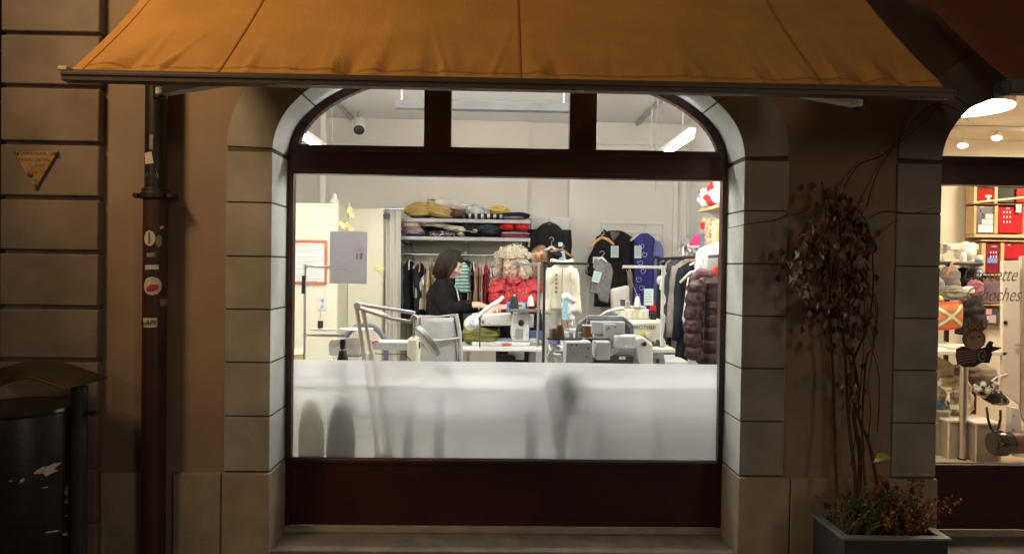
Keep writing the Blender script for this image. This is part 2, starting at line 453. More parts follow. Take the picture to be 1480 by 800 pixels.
# inner faces of the facade so that no light leaks
# upper storey stretches high above
# ------------------------------------------------------------------ neighbour at the far left
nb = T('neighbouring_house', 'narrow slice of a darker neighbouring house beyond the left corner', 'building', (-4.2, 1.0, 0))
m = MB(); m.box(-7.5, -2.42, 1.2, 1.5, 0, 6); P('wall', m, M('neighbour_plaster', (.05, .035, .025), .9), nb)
m = MB(); m.box(-2.62, -2.421, .32, .5, 1.45, 2.15); P('pilaster', m, M('pale_stone', (.55, .50, .42), .85, bump=.2), nb, bev=.01)
m = MB(); m.tube([(-3.2, .2, 2.15), (-2.6, .25, 2.42), (-2.44, .3, 2.68)], .012); P('railing', m, black, nb)
for z in (2.70, 1.37):
    m = MB(); m.tube([(-3.2, .3, z), (-2.45, .3, z)], .018); P('railing', m, black, nb)
m = MB(); m.box(-2.9, -2.43, .55, .6, 1.0, 1.40); P('shutter', m, M('brown_wood', (.16, .08, .04), .7, nz=.3, ns=20), nb)

# ------------------------------------------------------------------ workshop interior shell (structure)
BY = 4.35          # back wall
RX, LX = 2.06, -2.15
CZ = 3.17
m = MB(); m.box(-2.3, 2.12, .33, BY + .15, .0, FL); S('floor', m, M('grey_floor', (.58, .56, .53), .6, nz=.08, ns=3), kind='structure')
m = MB(); m.box(-2.3, 2.12, .33, BY + .1, CZ, CZ + .1); S('ceiling', m, ceilm, kind='structure')
m = MB(); m.box(-2.3, 2.12, BY, BY + .1, FL, CZ)
a = W(830, 300, BY); a2 = W(1055, 300, BY)
S('wall_back', m, wallm, kind='structure')
m = MB(); x0 = W(822, 300, BY - .1).x; m.box(x0, RX + .05, BY - .10, BY - .002, FL, CZ - .0005)
# panelled door outline moulding
for (pa, pb, pc, pd, th) in ((868, 320, 957, 560, .016), (882, 333, 946, 560, .010)):
    p0 = W(pa, pb, BY - .1); p1 = W(pc, pd, BY - .1); yy = BY - .1
    m.box(p0.x, p1.x, yy - th, yy - .0005, p0.z - .03, p0.z); m.box(p0.x, p0.x + .03, yy - th, yy - .0005, p1.z, p0.z - .0305); m.box(p1.x - .03, p1.x, yy - th, yy - .0005, p1.z, p0.z - .0305)
for px in (972, 992):
    p0 = W(px, 300, BY - .1); m.box(p0.x, p0.x + .05, BY - .14, BY - .1005, FL, 2.92)
m.box(x0, RX, BY - .13, BY - .1005, 2.925, 2.97)
S('wall_chimney_breast', m, wallw, kind='structure', bev=.004)
m = MB(); x0 = W(470, 260, BY).x; m.box(-2.2, W(764, 260, BY - .05).x, BY - .05, BY - .002, FL, CZ - .001); m.box(-2.2, W(764, 260, BY - .05).x, BY - .075, BY - .0505, 2.90, 2.935)
S('wall_recess', m, wallm, kind='structure')
m = MB(); m.box(W(463, 270, 3.9).x, W(471, 270, 3.9).x, 3.86, 3.93, FL, CZ - .001); S('heating_pipe', m, wallw, 'white boxed pipe running up the back left corner', 'pipe', bev=.01)
m = MB(); m.box(LX - .1, LX, .33, BY, FL, CZ); m.box(LX + .0005, LX + .03, .4, BY - .1, 2.90, 2.94); S('wall_left', m, wallm, kind='structure')
m = MB(); m.box(RX, RX + .1, .33, BY, FL, CZ); S('wall_right', m, wallw, kind='structure')
# front wall lining inside (between hole and room)
m = MB()
m.box(-2.3, WC[0] - A - .1, .401, .41, FL, CZ)
m.box(WC[0] + A + .1, 2.12, .401, .41, FL, CZ)
S('wall_front', m, wallw, kind='structure')
# second shop shell
SX0, SX1, SY = 2.17, 6.2, 3.26
cw = M('cream_wall', (.78, .70, .56), .8, nz=.03, ns=1.5)
m = MB(); m.box(SX0, SX1, .33, SY, .0, FL); S('floor', m, M('oak_floor', (.42, .31, .22), .55, nz=.15, ns=3, stretch=(1, 12, 1)), kind='structure')
m = MB(); m.box(SX0, SX1, .33, SY, CZ - .3, CZ - .2); S('ceiling', m, cw, kind='structure')
m = MB(); m.box(SX0, SX1, SY, SY + .1, FL, CZ); S('wall_back', m, cw, kind='structure')
m = MB(); m.box(SX0, SX0 + .03, .41, SY, FL, CZ - .3); S('wall_left', m, cw, kind='structure')
m = MB(); m.box(SX1, SX1 + .1, .41, SY, FL, CZ); S('wall_right', m, cw, kind='structure')
m = MB(); m.box(-2.5, 6.3, .35, 5, TOP - 1.6, TOP); S('upper_floor', m, plaster, kind='structure')

# ------------------------------------------------------------------ drainpipe
dp = T('drainpipe', 'dark red cast iron drainpipe with stickers running down the facade', 'drainpipe', (-1.65, -.08, 0))
m = MB(); m.lathe([(.056, .0), (.056, 1.93)], (-1.648, -.085, 0), 20); P('lower_pipe', m, M('pipe_red', (.050, .019, .014), .5, nz=.25, ns=12, bump=.2), dp)
m = MB(); m.lathe([(.05, 1.93), (.049, 5.0)], (-1.648, -.085, 0), 20); P('upper_pipe', m, M('pipe_black', (.012, .010, .009), .45, nz=.3), dp)
m = MB(); m.lathe([(.058, 1.90), (.068, 1.905), (.068, 1.93), (.062, 1.935), (.062, 1.95), (.052, 1.955)], (-1.648, -.085, 0), 24)
m.box(-1.73, -1.715, -.10, -.02, 1.905, 1.93); m.box(-1.585, -1.565, -.10, -.02, 1.905, 1.93)
m.cyl((-1.732, -.12, 1.917), .013, .03, 10, (0, 1, 0)); m.cyl((-1.568, -.12, 1.917), .013, .03, 10, (0, 1, 0))
P('collar', m, M('pipe_black2', (.02, .010, .008), .5), dp, bev=.002)
def patch(cx, cz, wd_, ht, tilt=0, rr=.0572, n=8, oval=False):
    """thin curved sticker that follows the pipe"""
    m = MB(); C0 = Vector((-1.648, -.085, 0)); a0 = math.asin(max(-.95, min(.95, (cx + 1.648) / rr))); vs = []
    def f(u, v):
        uu, vv = u * 2 - 1, v * 2 - 1
        if oval:
            k = sqrt(max(0, 1 - vv * vv)); uu *= k
        du, dv = uu * wd_ / 2, vv * ht / 2
        du, dv = du * cos(tilt) - dv * sin(tilt), du * sin(tilt) + dv * cos(tilt)
        an = a0 + du / rr
        return (C0.x + sin(an) * rr, C0.y - cos(an) * rr, cz + dv)
    m.grid(f, n, 12 if oval else 4); return m
def pz(px, py): v = W(px, py, -.14); return v.x, v.z
stw = M('sticker_white', (.62, .58, .52), .6, nz=.2, ns=60); stg = M('sticker_grey', (.25, .22, .19), .7, nz=.4, ns=50); strd = M('sticker_red', (.45, .06, .04), .6, nz=.2, ns=60)
for (px, py, wd_, ht, tl, mt, ov, rr, nm) in (
    (213, 228, .045, .055, .15, stw, 0, .0513, 'white square sticker'), (218, 205, .018, .07, 0, stg, 0, .0513, 'torn grey sticker'),
    (216, 344, .055, .075, 0, stw, 1, .0573, 'oval white sticker with a slit'), (228, 348, .03, .06, 0, stg, 1, .0572, 'faded grey oval sticker'),
    (219, 386, .065, .022, .04, stw, 0, .0573, 'small white label strip'), (220, 413, .085, .09, 0, stw, 1, .0573, 'round white sticker with a red picture'),
    (233, 437, .05, .035, .1, stg, 0, .0573, 'worn grey sticker'), (216, 466, .07, .045, 0, stw, 0, .0573, 'white sticker with black handwriting'),
    (218, 368, .04, .02, 0, stg, 0, .0573, 'faint grey sticker'), (231, 328, .02, .012, .5, stw, 0, .0573, 'white paper scrap')):
    x, z = pz(px, py)
    P('sticker', patch(x, z, wd_, ht, tl, rr, oval=ov), mt, dp, label=nm)
x, z = pz(220, 416); P('sticker_print', patch(x, z, .06, .035, .3, .0577, oval=True), strd, dp)
x, z = pz(216, 344); P('sticker_slit', patch(x, z, .008, .055, 0, .0577), M('slit_brown', (.12, .06, .03), .7), dp)
ink = M('black_ink', (.01, .01, .01), .6)
x, z = pz(215, 466); txt('sticker_writing', 'wAPY', .032, (x, -.1445, z), dp, ink, shear=.3)
x, z = pz(219, 253)
m = MB(); m.tube([(x - .03 + .0075 * i, -.137, z + (.012 if i % 2 else -.010) * (1 + .3 * sin(i))) for i in range(9)], .0016, 6); P('scribble', m, M('chalk', (.45, .42, .4), .8), dp)

# ------------------------------------------------------------------ triangular plaque
pq = T('triangular_plaque', 'upside-down triangular metal plaque bolted to a corner stone', 'plaque', W(52, 275, -.047))
c0, c1, c2 = W(21, 219, -.05), W(85, 219, -.05), W(52, 274, -.05)
m = MB(); m.prism([(c0.x, c0.z), (c1.x, c1.z), (c2.x, c2.z)], -.060, -.0455); P('plate', m, M('bronze_plate', (.42, .25, .11), .55, .25, nz=.25, ns=14), pq, bev=.002)
for px, py in ((25, 222), (80, 222), (52, 268)):
    v = W(px, py, -.06); m = MB(); m.lathe([(.008, 0), (.006, .005), (.001, .006)], (v.x, -.060, v.z), 12, (0, -1, 0)); P('bolt', m, mortar, pq)
v = W(44, 252, -.06); m = MB(); m.lathe([(.013, 0), (.013, .004), (.008, .005)], (v.x, -.060, v.z), 16, (0, -1, 0)); P('valve_knob', m, M('bronze_dark', (.2, .12, .06), .4, .6), pq)
em = M('engraving', (.10, .055, .025), .8)
for s_, px, py, sz in (('INFORMATIONS  2875', 52, 222, .022), ('NIVEAU  DU SOL', 50, 231, .020), ('H  2.40', 58, 239, .016), ('A  1.65', 58, 249, .018), ('15', 52, 262, .02)):
    v = W(px, py, -.0606); txt('engraved_line', s_, sz, (v.x, -.0606, v.z), pq, em, ext=.0003)

# ------------------------------------------------------------------ awning
awn = T('awning', 'wide orange canvas awning stretched over the main shop window', 'awning', (0.05, 0, 2.24))
canvas = M('orange_canvas', (.55, .285, .075), .9, nz=.09, ns=5, bump=.5, bs=260, sheen=.0, stretch=(1, 1, 1))
BXL, BXR = -1.554, 1.662; YB = -1.0; ZB = 2.262; ZW = 3.20
hem = ZB + .022
rnd = random.Random(4)
folds = [(rnd.uniform(0, 1), rnd.uniform(.0035, .011), rnd.uniform(.12, .45), rnd.uniform(-.25, .30), rnd.uniform(.005, .014)) for _ in range(85)]
def canv(u, v):
    # v = 0 at the hem, 1 at the wall
    x = BXL + .015 + (BXR - BXL - .03) * u; y = YB + .01 + (0 - YB - .02) * v; z = hem + (ZW - hem) * v
    sag = -.035 * sin(pi * v) - .01 * sin(pi * v) * cos(u * 9)
    h = 0
    for (c, wdt, ln, sl, am) in folds:
        cc = c + sl * v * .30
        d = (u - cc) / wdt
        if abs(d) < 3: h += am * math.exp(-d * d) * math.exp(-v / (ln * .30)) * (1 if c * 40 % 2 > .8 else -.8)
    h += .004 * sin(u * 38) * math.exp(-v * 2)
    h *= min(1, v * 14 + .12)
    return (x, y - h * .7, z + sag + h * .7)
m = MB(); m.grid(canv, 420, 60); P('canopy', m, canvas, awn, smooth=180, solid=.002)
seamm = M('canvas_seam', (.36, .15, .035), .9)
for us, wv in ((W(312, 105, YB).x, .008), (W(752, 113, YB).x, .007), (W(762, 113, YB).x - .022, .002), (W(1190, 122, YB).x, .008)):
    uu = (us - BXL - .015) / (BXR - BXL - .03)
    m = MB(); m.grid(lambda a, b: Vector(canv(uu + (a - .5) * wv / 3.2, b)) + Vector((0, -.003, .003)), 2, 60); P('seam', m, seamm, awn, smooth=180)
m = MB(); m.grid(lambda a, b: Vector(canv(.0 + a * .012, b)) + Vector((0, -.0025, .0025)), 2, 60); P('side_hem', m, canvas, awn, smooth=180)
for vz in (.030, .036):
    m = MB(); m.grid(lambda a, b: Vector(canv(a, vz + b * .0016)) + Vector((0, -.0022, .0022)), 420, 1); P('hem_stitching', m, seamm, awn, smooth=180)
barm = M('awning_bar_brown', (.085, .055, .04), .5, nz=.15)
m = MB(); m.box(BXL, BXR, YB - .03, YB + .02, ZB - .022, ZB + .012); m.box(BXL + .01, BXR - .01, YB + .004, YB + .016, ZB + .0121, ZB + .026); m.box(BXL, BXR, YB - .034, YB - .0302, ZB - .004, ZB + .008); P('front_bar', m, barm, awn, bev=.004)
m = MB(); m.box(BXL - .012, BXL + .022, YB - .032, YB + .022, ZB + .0125, ZB + .028); P('end_cap', m, M('cap_plastic', (.7, .62, .45), .5), awn, bev=.003)
m = MB(); m.box(BXR - .001, BXR + .012, YB - .032, YB + .022, ZB - .024, ZB + .014); P('end_cap', m, black, awn, bev=.003)
armm = M('awning_arm_grey', (.75, .75, .75), .5, 0, nz=.05)
for (ex, ey, tx, ty, sx) in ((232, 133, 330, 115, -1), (1240, 150, 1130, 118, 1)):
    e = W(ex, ey, -.55); t1 = Vector((e.x - sx * .42, YB + .03, ZB - .0)); t2 = Vector((e.x - sx * .25, -.02, 2.75))
    m = MB(); m.bar(e, t1, .05, .03); m.bar(e + Vector((0, 0, .012)), t2, .045, .04); P('folding_arm', m, armm, awn, bev=.004)
    m = MB(); m.cyl(e - Vector((0, 0, .03)), .028, .07, 16); P('elbow_joint', m, black, awn, bev=.003)
m = MB(); m.box(BXL + .02, BXR - .02, -.09, .0, ZW - .02, ZW + .12); P('cassette', m, barm, awn, bev=.01)
# second awning, only its corner hangs into the top right
aw2 = T('awning', 'dark brown awning corner jutting in at the top right', 'awning', (3.4, 0, 2.24))
m = MB(); x0 = W(1452, 110, YB).x
m.grid(lambda u, v: (x0 + .02 + 3.2 * u, YB + v * .99, ZB + .05 + .93 * v - .03 * sin(pi * v)), 40, 16)
P('canopy', m, M('dark_red_canvas', (.13, .035, .015), .9, nz=.1), aw2, smooth=180, solid=.003)
m = MB(); m.box(x0, x0 + 3.2, YB - .03, YB + .02, ZB + .0, ZB + .055); P('front_bar', m, barm, aw2, bev=.004)
m = MB(); m.box(x0 - .03, x0, YB - .035, YB + .02, ZB - .01, ZB + .045); P('end_cap', m, black, aw2, bev=.006)

# ------------------------------------------------------------------ litter bin
bn = T('litter_bin', 'black round litter bin with torn sticker scraps under an arched hood', 'litter bin', (-2.14, -.33, 0))
binm = M('bin_black', (.022, .020, .019), .42, nz=.35, ns=18, bump=.1)
m = MB(); m.lathe([(.21, .10), (.225, .12), (.225, .93), (.22, .945), (.19, .948), (.185, .93)], (-2.125, -.33, 0), 40); P('body', m, binm, bn)
m = MB(); m.lathe([(.228, .925), (.232, .935), (.228, .947)], (-2.125, -.33, 0), 40); P('rim', m, M('rim_gloss', (.02, .02, .02), .2), bn)
for x in (-1.868, -2.39):
    m = MB(); m.cyl((x, -.33, 0), .034, 1.035, 20); m.box(min(x, x + (.1 if x < -2 else -.1)), max(x, x + (.1 if x < -2 else -.1)), -.35, -.31, .5, .55); P('post', m, M('post_grey', (.03, .03, .032), .45, nz=.2), bn)
m = MB(); m.box(-1.86, -1.80, -.35, -.32, .91, .925); P('latch', m, black, bn)
def hood(u, v):
    x = -2.43 + .60 * u; y = -.50 + .34 * v
    z = 1.05 + .075 * sin(pi * u) ** 1.2 - .085 * (1 - v) ** 2 * (.5 - .5 * cos(2 * pi * min(1, u * 1.25)))
    return (x, y, z)
m = MB(); m.grid(hood, 40, 14); P('hood', m, M('hood_brown', (.075, .055, .03), .4, .3, nz=.3, ns=10), bn, smooth=180, solid=.006)
scr = M('sticker_scrap', (.55, .42, .33), .8, nz=.2, ns=50)
def scrap(px, py, wpx, hpx, seed, tilt=0):
    rn = random.Random(seed); v = W(px, py, -.555); k = 3.15 / 1069
    pts = []
    for i in range(14):
        a = 2 * pi * i / 14; r = rn.uniform(.45, 1.1); dx, dz = cos(a) * r * wpx * k / 2, sin(a) * r * hpx * k / 2
        dx, dz = dx * cos(tilt) - dz * sin(tilt), dx * sin(tilt) + dz * cos(tilt)
        an = (v.x + dx + 2.125) / .2262; an = math.asin(max(-.99, min(.99, an)))
        pts.append((-2.125 + sin(an) * .2275, -.33 - cos(an) * .2275, v.z + dz))
    an = math.asin(max(-.97, min(.97, (v.x + 2.125) / .2275))); c_ = Vector((-2.125 + sin(an) * .2275, -.33 - cos(an) * .2275, v.z))
    m = MB(); m.add([c_] + pts, [(0, i + 1, (i + 1) % 14 + 1) for i in range(14)]); return m
for a in ((47, 688, 24, 18, 1, .2), (71, 729, 30, 15, 2, .7), (24, 697, 10, 5, 3, .9), (12, 696, 5, 3, 6, 0), (46, 713, 6, 3, 4, 0), (84, 766, 6, 3, 5, 0), (50, 782, 16, 4, 7, -.3), (62, 794, 12, 4, 8, -.4), (75, 744, 12, 14, 9, .6)):
    P('sticker_scrap', scrap(*a), scr, bn)

# ------------------------------------------------------------------ planter and plants
pt = T('planter', 'square charcoal planter box with a pale metal rim beside the right shop window', 'planter', (1.84, -.31, 0))
pm = M('planter_charcoal', (.035, .036, .038), .6, nz=.2)
m = MB(); X0, X1, Y0, Y1, ZT = 1.585, 2.06, -.42, -.10, .395
for b in ((X0, X1, Y0, Y0 + .025), (X0, X1, Y1 - .025, Y1), (X0, X0 + .025, Y0 + .0251, Y1 - .0251), (X1 - .025, X1, Y0 + .0251, Y1 - .0251)): m.box(b[0], b[1], b[2], b[3], 0, ZT)
P('box', m, pm, pt, bev=.003)
m = MB(); e = .012
for b in ((X0 - e, X1 + e, Y0 - e, Y0 + .03), (X0 - e, X1 + e, Y1 - .03, Y1 + e), (X0 - e, X0 + .03, Y0 + .0301, Y1 - .0301), (X1 - .03, X1 + e, Y0 + .0301, Y1 - .0301)): m.box(b[0], b[1], b[2], b[3], ZT + .0005, ZT + .012)
P('rim', m, M('planter_rim', (.20, .20, .20), .45, .3, nz=.1), pt, bev=.002)
m = MB(); m.grid(lambda u, v: (X0 + .026 + (X1 - X0 - .052) * u, Y0 + .026 + (Y1 - Y0 - .052) * v, ZT - .05 + .02 * noise.noise(Vector((u * 9, v * 9, 0)))), 20, 14)
P('soil', m, M('soil', (.03, .02, .014), .95, nz=.4, ns=40), pt)

def leaf(m, p, d, n, L, Wd, curl=.25):
    d = d.normalized(); s = d.cross(n)
    if s.length < 1e-4: s = d.cross(Vector((1, 0, .2)))
    s.normalize(); n = s.cross(d)
    a = p; b = p + d * L * .35 + n * L * curl * .3; c = p + d * L * .7 + n * L * curl * .25; t = p + d * L - n * L * curl * .5
    up = n * Wd * .22
    m.add([a, b + s * Wd * .5 + up, c + s * Wd * .38 + up, t, c - s * Wd * .38 + up, b - s * Wd * .5 + up, b, c],
          [(0, 1, 6), (1, 2, 7, 6), (2, 3, 7), (3, 4, 7), (4, 5, 6, 7), (5, 0, 6)])
cp = T('climbing_plant', 'tall withered climbing plant with drooping dry leaves growing up the wall from the planter', 'plant', (1.72, -.2, .33))
bark = M('dry_stem', (.075, .040, .024), .85, nz=.3, ns=30)
rn = random.Random(11)
def stem(pts, r0, r1, name='stem'):
    v = [W(px, py, y) for px, py, y in pts]; q_ = []
    for i in range(len(v) - 1):
        for k in range(4):
            t = k / 4; p0 = v[max(i-1, 0)]; p1 = v[i]; p2 = v[i+1]; p3 = v[min(i+2, len(v)-1)]
            q_.append(.5 * ((2*p1) + (p2-p0)*t + (2*p0-5*p1+4*p2-p3)*t*t + (3*p1-p0-3*p2+p3)*t**3))
    q_.append(v[-1]); n = len(q_)
    m = MB(); m.tube(q_, [r0 + (r1 - r0) * i / (n - 1) for i in range(n)], 7); return P(name, m, bark, cp)
stem([(1212, 745, -.2), (1208, 690, -.16), (1206, 620, -.12), (1204, 540, -.1), (1200, 470, -.1), (1199, 400, -.09), (1196, 330, -.08), (1188, 262, -.07)], .009, .003)
stem([(1238, 745, -.2), (1236, 690, -.17), (1226, 600, -.13), (1222, 520, -.12), (1216, 450, -.12), (1218, 400, -.1), (1214, 330, -.09), (1207, 268, -.07)], .010, .0035)
stem([(1240, 740, -.2), (1243, 660, -.15), (1234, 600, -.13), (1240, 560, -.13), (1232, 500, -.14), (1236, 430, -.12), (1228, 360, -.1), (1240, 310, -.1)], .011, .003)
stem([(1268, 700, -.2), (1256, 640, -.16), (1240, 600, -.14), (1228, 540, -.14), (1250, 480, -.12), (1262, 420, -.10), (1256, 330, -.08), (1230, 296, -.08)], .009, .002)
stem([(1250, 700, -.2), (1246, 620, -.16), (1252, 520, -.14), (1262, 500, -.12), (1268, 440, -.12), (1250, 400, -.1)], .006, .002)
for k in range(6):
    y = rn.uniform(500, 620); x = 1234 + rn.uniform(-14, 26)
    stem([(x + rn.uniform(-8, 8), y + 90, -.16), (x + rn.uniform(-16, 16), y + 40, -.13), (x + rn.uniform(-18, 20), y, -.13), (x + rn.uniform(-22, 24), y - 60, -.12), (x + rn.uniform(-22, 24), y - 110, -.11)], .003, .0015)
for pts in (([(1212, 285, -.05), (1240, 240, -.01), (1275, 225, -.01), (1300, 200, -.01), (1330, 165, -.01), (1352, 150, -.02)]),
            ([(1252, 300, -.05), (1268, 250, -.01), (1290, 215, -.01), (1320, 190, -.01), (1360, 150, -.02)]),
            ([(1256, 315, -.05), (1280, 305, -.01), (1320, 308, -.015), (1352, 300, -.015)]),
            ([(1255, 330, -.05), (1262, 345, -.01), (1285, 325, -.01), (1300, 318, -.01)]),
            ([(1140, 310, -.02), (1120, 318, -.01), (1090, 322, -.01), (1050, 330, -.01)]),
            ([(1235, 400, -.05), (1265, 440, -.03), (1262, 490, -.03), (1270, 520, -.05)]),
            ([(1345, 150, -.03), (1365, 152, -.06), (1385, 160, -.08), (1400, 175, -.05)]), ([(1170, 300, -.02), (1155, 308, -.02), (1135, 308, -.01)])):
    stem(pts, .003, .0012, 'tendril')
drym = M('dry_leaf', (.14, .06, .035), .55, nz=.6, ns=25); drym2 = M('dry_leaf_pale', (.26, .20, .15), .5, nz=.4, ns=30)
m = MB()
def inblob(px, py):
    # silhouette of the leafy mass: half-width by row
    rows = [(262, 1205, 4), (285, 1215, 22), (310, 1210, 40), (340, 1208, 52), (370, 1195, 66), (400, 1196, 58), (430, 1206, 46), (460, 1214, 44), (490, 1220, 36), (520, 1226, 26), (560, 1234, 14), (610, 1240, 6)]
    for (a, ca, wa), (b, cb, wb) in zip(rows, rows[1:]):
        if a <= py <= b:
            t = (py - a) / (b - a); return abs(px - (ca + (cb - ca) * t)) < (wa + (wb - wa) * t)
    return False
cnt = 0
while cnt < 400:
    px, py = rn.uniform(1110, 1280), rn.uniform(262, 600)
    dens = 1 if py < 470 else .16
    if rn.random() > dens or not inblob(px, py): continue
    if rn.random() > .35 + .65 * (noise.noise(Vector((px * .045, py * .04, 3))) + .55): continue
    p = W(px, py, rn.uniform(-.26, -.02)); m.cur = 1 if rn.random() < .14 else 0
    leaf(m, p, Vector((rn.uniform(-.5, .5), rn.uniform(-.4, .3), -1)), Vector((rn.uniform(-1, 1), rn.uniform(-1, .2), .2)), rn.uniform(.035, .075), rn.uniform(.018, .045), rn.uniform(-.3, .6)); cnt += 1
for px, py in ((1263, 350), (1258, 340), (1264, 395), (1248, 452), (1255, 445), (1260, 450), (1157, 492), (1158, 470), (1127, 358), (1115, 365), (1175, 262), (1180, 290), (1268, 330), (1245, 282), (1253, 460), (1240, 470), (1125, 395), (1130, 380), (1352, 148), (1360, 155), (1356, 145)):
    m.cur = 0; leaf(m, W(px, py, -.05), Vector((rn.uniform(-.3, .3), 0, -1)), Vector((rn.uniform(-.5, .5), -1, 0)), .045, .03, .3)
P('foliage', m, [drym, drym2], cp, smooth=180)
sh = T('shrub', 'low dark shrub with rusty feathery twigs filling the planter', 'plant', (1.86, -.22, .36))
m = MB(); tw = MB()
for k in range(300):
    base = Vector((rn.uniform(1.66, 2.0), rn.uniform(-.33, -.16), .37)); dr = Vector((rn.uniform(-.5, .9), rn.uniform(-.5, .4), rn.uniform(.7, 1.5))).normalized()
    Ln = rn.uniform(.10, .30) * (1.15 if base.x > 1.85 else .8); pts = [base + dr * Ln * t + Vector((0, 0, -.06 * t * t)) for t in (0, .35, .7, 1)]
    tw.tube(pts, [.0016, .0014, .001, .0006], 4)
    m.cur = 1 if base.x > 1.84 and rn.random() < .75 else 0
    for j in range(22):
        t = rn.uniform(.15, 1); leaf(m, pts[0].lerp(pts[3], t), Vector((rn.uniform(-1, 1), rn.uniform(-1, 1), rn.uniform(-.6, 1))), Vector((0, -1, .5)), rn.uniform(.014, .030), rn.uniform(.005, .012), .2)
P('twig', tw, bark, sh); P('foliage', m, [M('dark_green_leaf', (.06, .07, .03), .6, nz=.4), M('rust_leaf', (.26, .09, .03), .6, nz=.5, ns=40)], sh, smooth=180)
m = MB()
for k in range(60):
    b_ = Vector((rn.uniform(1.6, 1.8), rn.uniform(-.36, -.16), .37)); t = b_ + Vector((rn.uniform(-.06, .12), rn.uniform(-.08, .05), rn.uniform(.05, .22)))
    m.tube([b_, (b_ + t) / 2 + Vector((0, 0, .02)), t], [.0015, .0012, .0005], 4)
P('dry_stalk', m, M('straw', (.22, .16, .09), .8), sh)
m = MB(); p = W(1262, 668, -.30); leaf(m, p, Vector((.95, 0, .25)), Vector((0, -.5, 1)), .10, .05, .5)
S('yellow_green_leaf', m, M('fresh_leaf', (.34, .36, .06), .5, nz=.1), 'single large yellow-green leaf above the planter', 'leaf', smooth=180, solid=.0015)
# ------------------------------------------------------------------ ceiling lights of the workshop, plus added fill lamps
tube_e = EM('lit_tube', (1.0, .97, .90), TUBE_E)
def ltube(x, y0, y1, z, label):
    t = T('tube_light', label, 'light', (x, (y0 + y1) / 2, z), group='lit tube lights under the ceiling')
    m = MB(); m.box(x - .024, x + .024, y0, y1, z + .024, z + .06); P('housing', m, wplast, t, bev=.004)
    m = MB(); m.box(x - .017, x + .017, y0 + .03, y1 - .03, z, z + .0239); P('diffuser', m, tube_e, t)
    for yy in (y0 + .25, y1 - .25):
        m = MB(); m.tube([(x, yy, z + .06), (x, yy, CZ)], .0025, 6); P('suspension_wire', m, greymet, t)
ltube(1.235, .98, 2.48, 2.44, 'lit white tube light hanging near the right wall')
ltube(-1.30, .75, 2.4, 2.44, 'lit white tube light hanging near the left wall')
t = T('added_fill_strip', 'added unseen fill strip behind the dark red transom', 'light', (.064, .36, 2.088))  # added, unseen: brightens the reveals and things near the glass
m = MB(); m.box(-1.06, 1.19, .33, .385, 2.102, 2.14); P('housing', m, wplast, t)
m = MB(); m.box(-1.05, 1.18, .333, .380, 2.088, 2.1015); P('diffuser', m, EM('strip_e', (1, .97, .92), STRIP_E), t)
m = MB(); m.box(-1.05, 1.18, .333, .380, 2.1405, 2.150); P('upper_diffuser', m, EM('strip_up', (1, .97, .92), 35), t)
t = T('tube_light', 'added unseen fill tube across the room just behind the shop front', 'light', (.064, .8, 2.9))  # added, unseen behind the awning: brightens the window reveals
m = MB(); m.box(-1.25, 1.38, .77, .84, 2.93, 2.97); P('housing', m, wplast, t)
m = MB(); m.box(-1.22, 1.35, .78, .83, 2.90, 2.929); P('diffuser', m, EM('front_fill', (1.0, .98, .93), FRONT_E), t)
for xx in (-.9, 1.0):
    m = MB(); m.tube([(xx, .805, 2.97), (xx, .805, CZ)], .004, 6); P('suspension_wire', m, greymet, t)
p = W(572, 150, 1.5); p2 = W(823, 156, 1.5)
t = T('linear_pendant_lamp', 'long grey suspended lamp bar across the middle fanlight, shining upwards', 'light', (0, 1.5, p.z))
m = MB(); m.box(p.x, p2.x, 1.46, 1.54, p.z - .035, p.z - .01); m.box(p.x, p2.x, 1.46, 1.465, p.z - .0099, p.z + .02); m.box(p.x, p2.x, 1.535, 1.54, p.z - .0099, p.z + .02); P('housing', m, M('housing_grey', (.13, .13, .13), .8, spec=.1), t)
m = MB(); m.box(p.x + .03, p2.x - .03, 1.47, 1.53, p.z - .0095, p.z - .004); P('uplight_diffuser', m, EM('uplight', (1, .97, .92), 230), t)
for xx in (p.x + .04, p2.x - .04):
    m = MB(); m.tube([(xx, 1.5, p.z + .02), (xx, 1.5, CZ)], .003, 6); P('suspension_wire', m, greymet, t)
for (pa, pb, lab) in (((455, 122), (508, 168), 'grey lighting track on the ceiling above the left fanlight'), ((985, 120), (922, 176), 'grey lighting track on the ceiling above the right fanlight')):
    x = W(pb[0], pb[1], BY - .15).x
    m = MB(); m.box(x - .02, x + .02, .6, BY - .12, CZ - .035, CZ - .0005); S('lighting_track', m, greymet, lab, 'lighting track', bev=.003)
v = W(519, 182, 3.7)
t = T('ceiling_spotlight', 'unlit grey cylinder spotlight hanging from the left lighting track', 'spotlight', v)
m = MB(); m.lathe([(.02, -.095), (.064, -.09), (.068, .07), (.062, .08), (.05, .085)], v, 20, (.15, -.8, -.62)); P('housing', m, wplast, t)
m = MB(); m.lathe([(.054, .0), (.035, .012), (.0, .014)], v + Vector((.15, -.8, -.62)).normalized() * .086, 20, (.15, -.8, -.62)); P('lens', m, black, t)
m = MB(); m.tube([v + Vector((0, .0, .05)), v + Vector((-.02, .03, .12)), (v.x - .02, v.y + .05, CZ - .03)], .012, 8); P('stem', m, greymet, t)
v = W(951, 152, 2.8)
m = MB(); m.tube([(v.x, v.y, CZ - .04), v, v + Vector((.005, 0, -.04)), v + Vector((-.012, 0, -.12)), v + Vector((-.004, 0, -.3)), v + Vector((-.006, 0, -.75))], [.010, .012, .006, .003, .003, .003], 6)
S('hanging_cable', m, greymet, 'thin cable dangling from the right lighting track', 'cable')

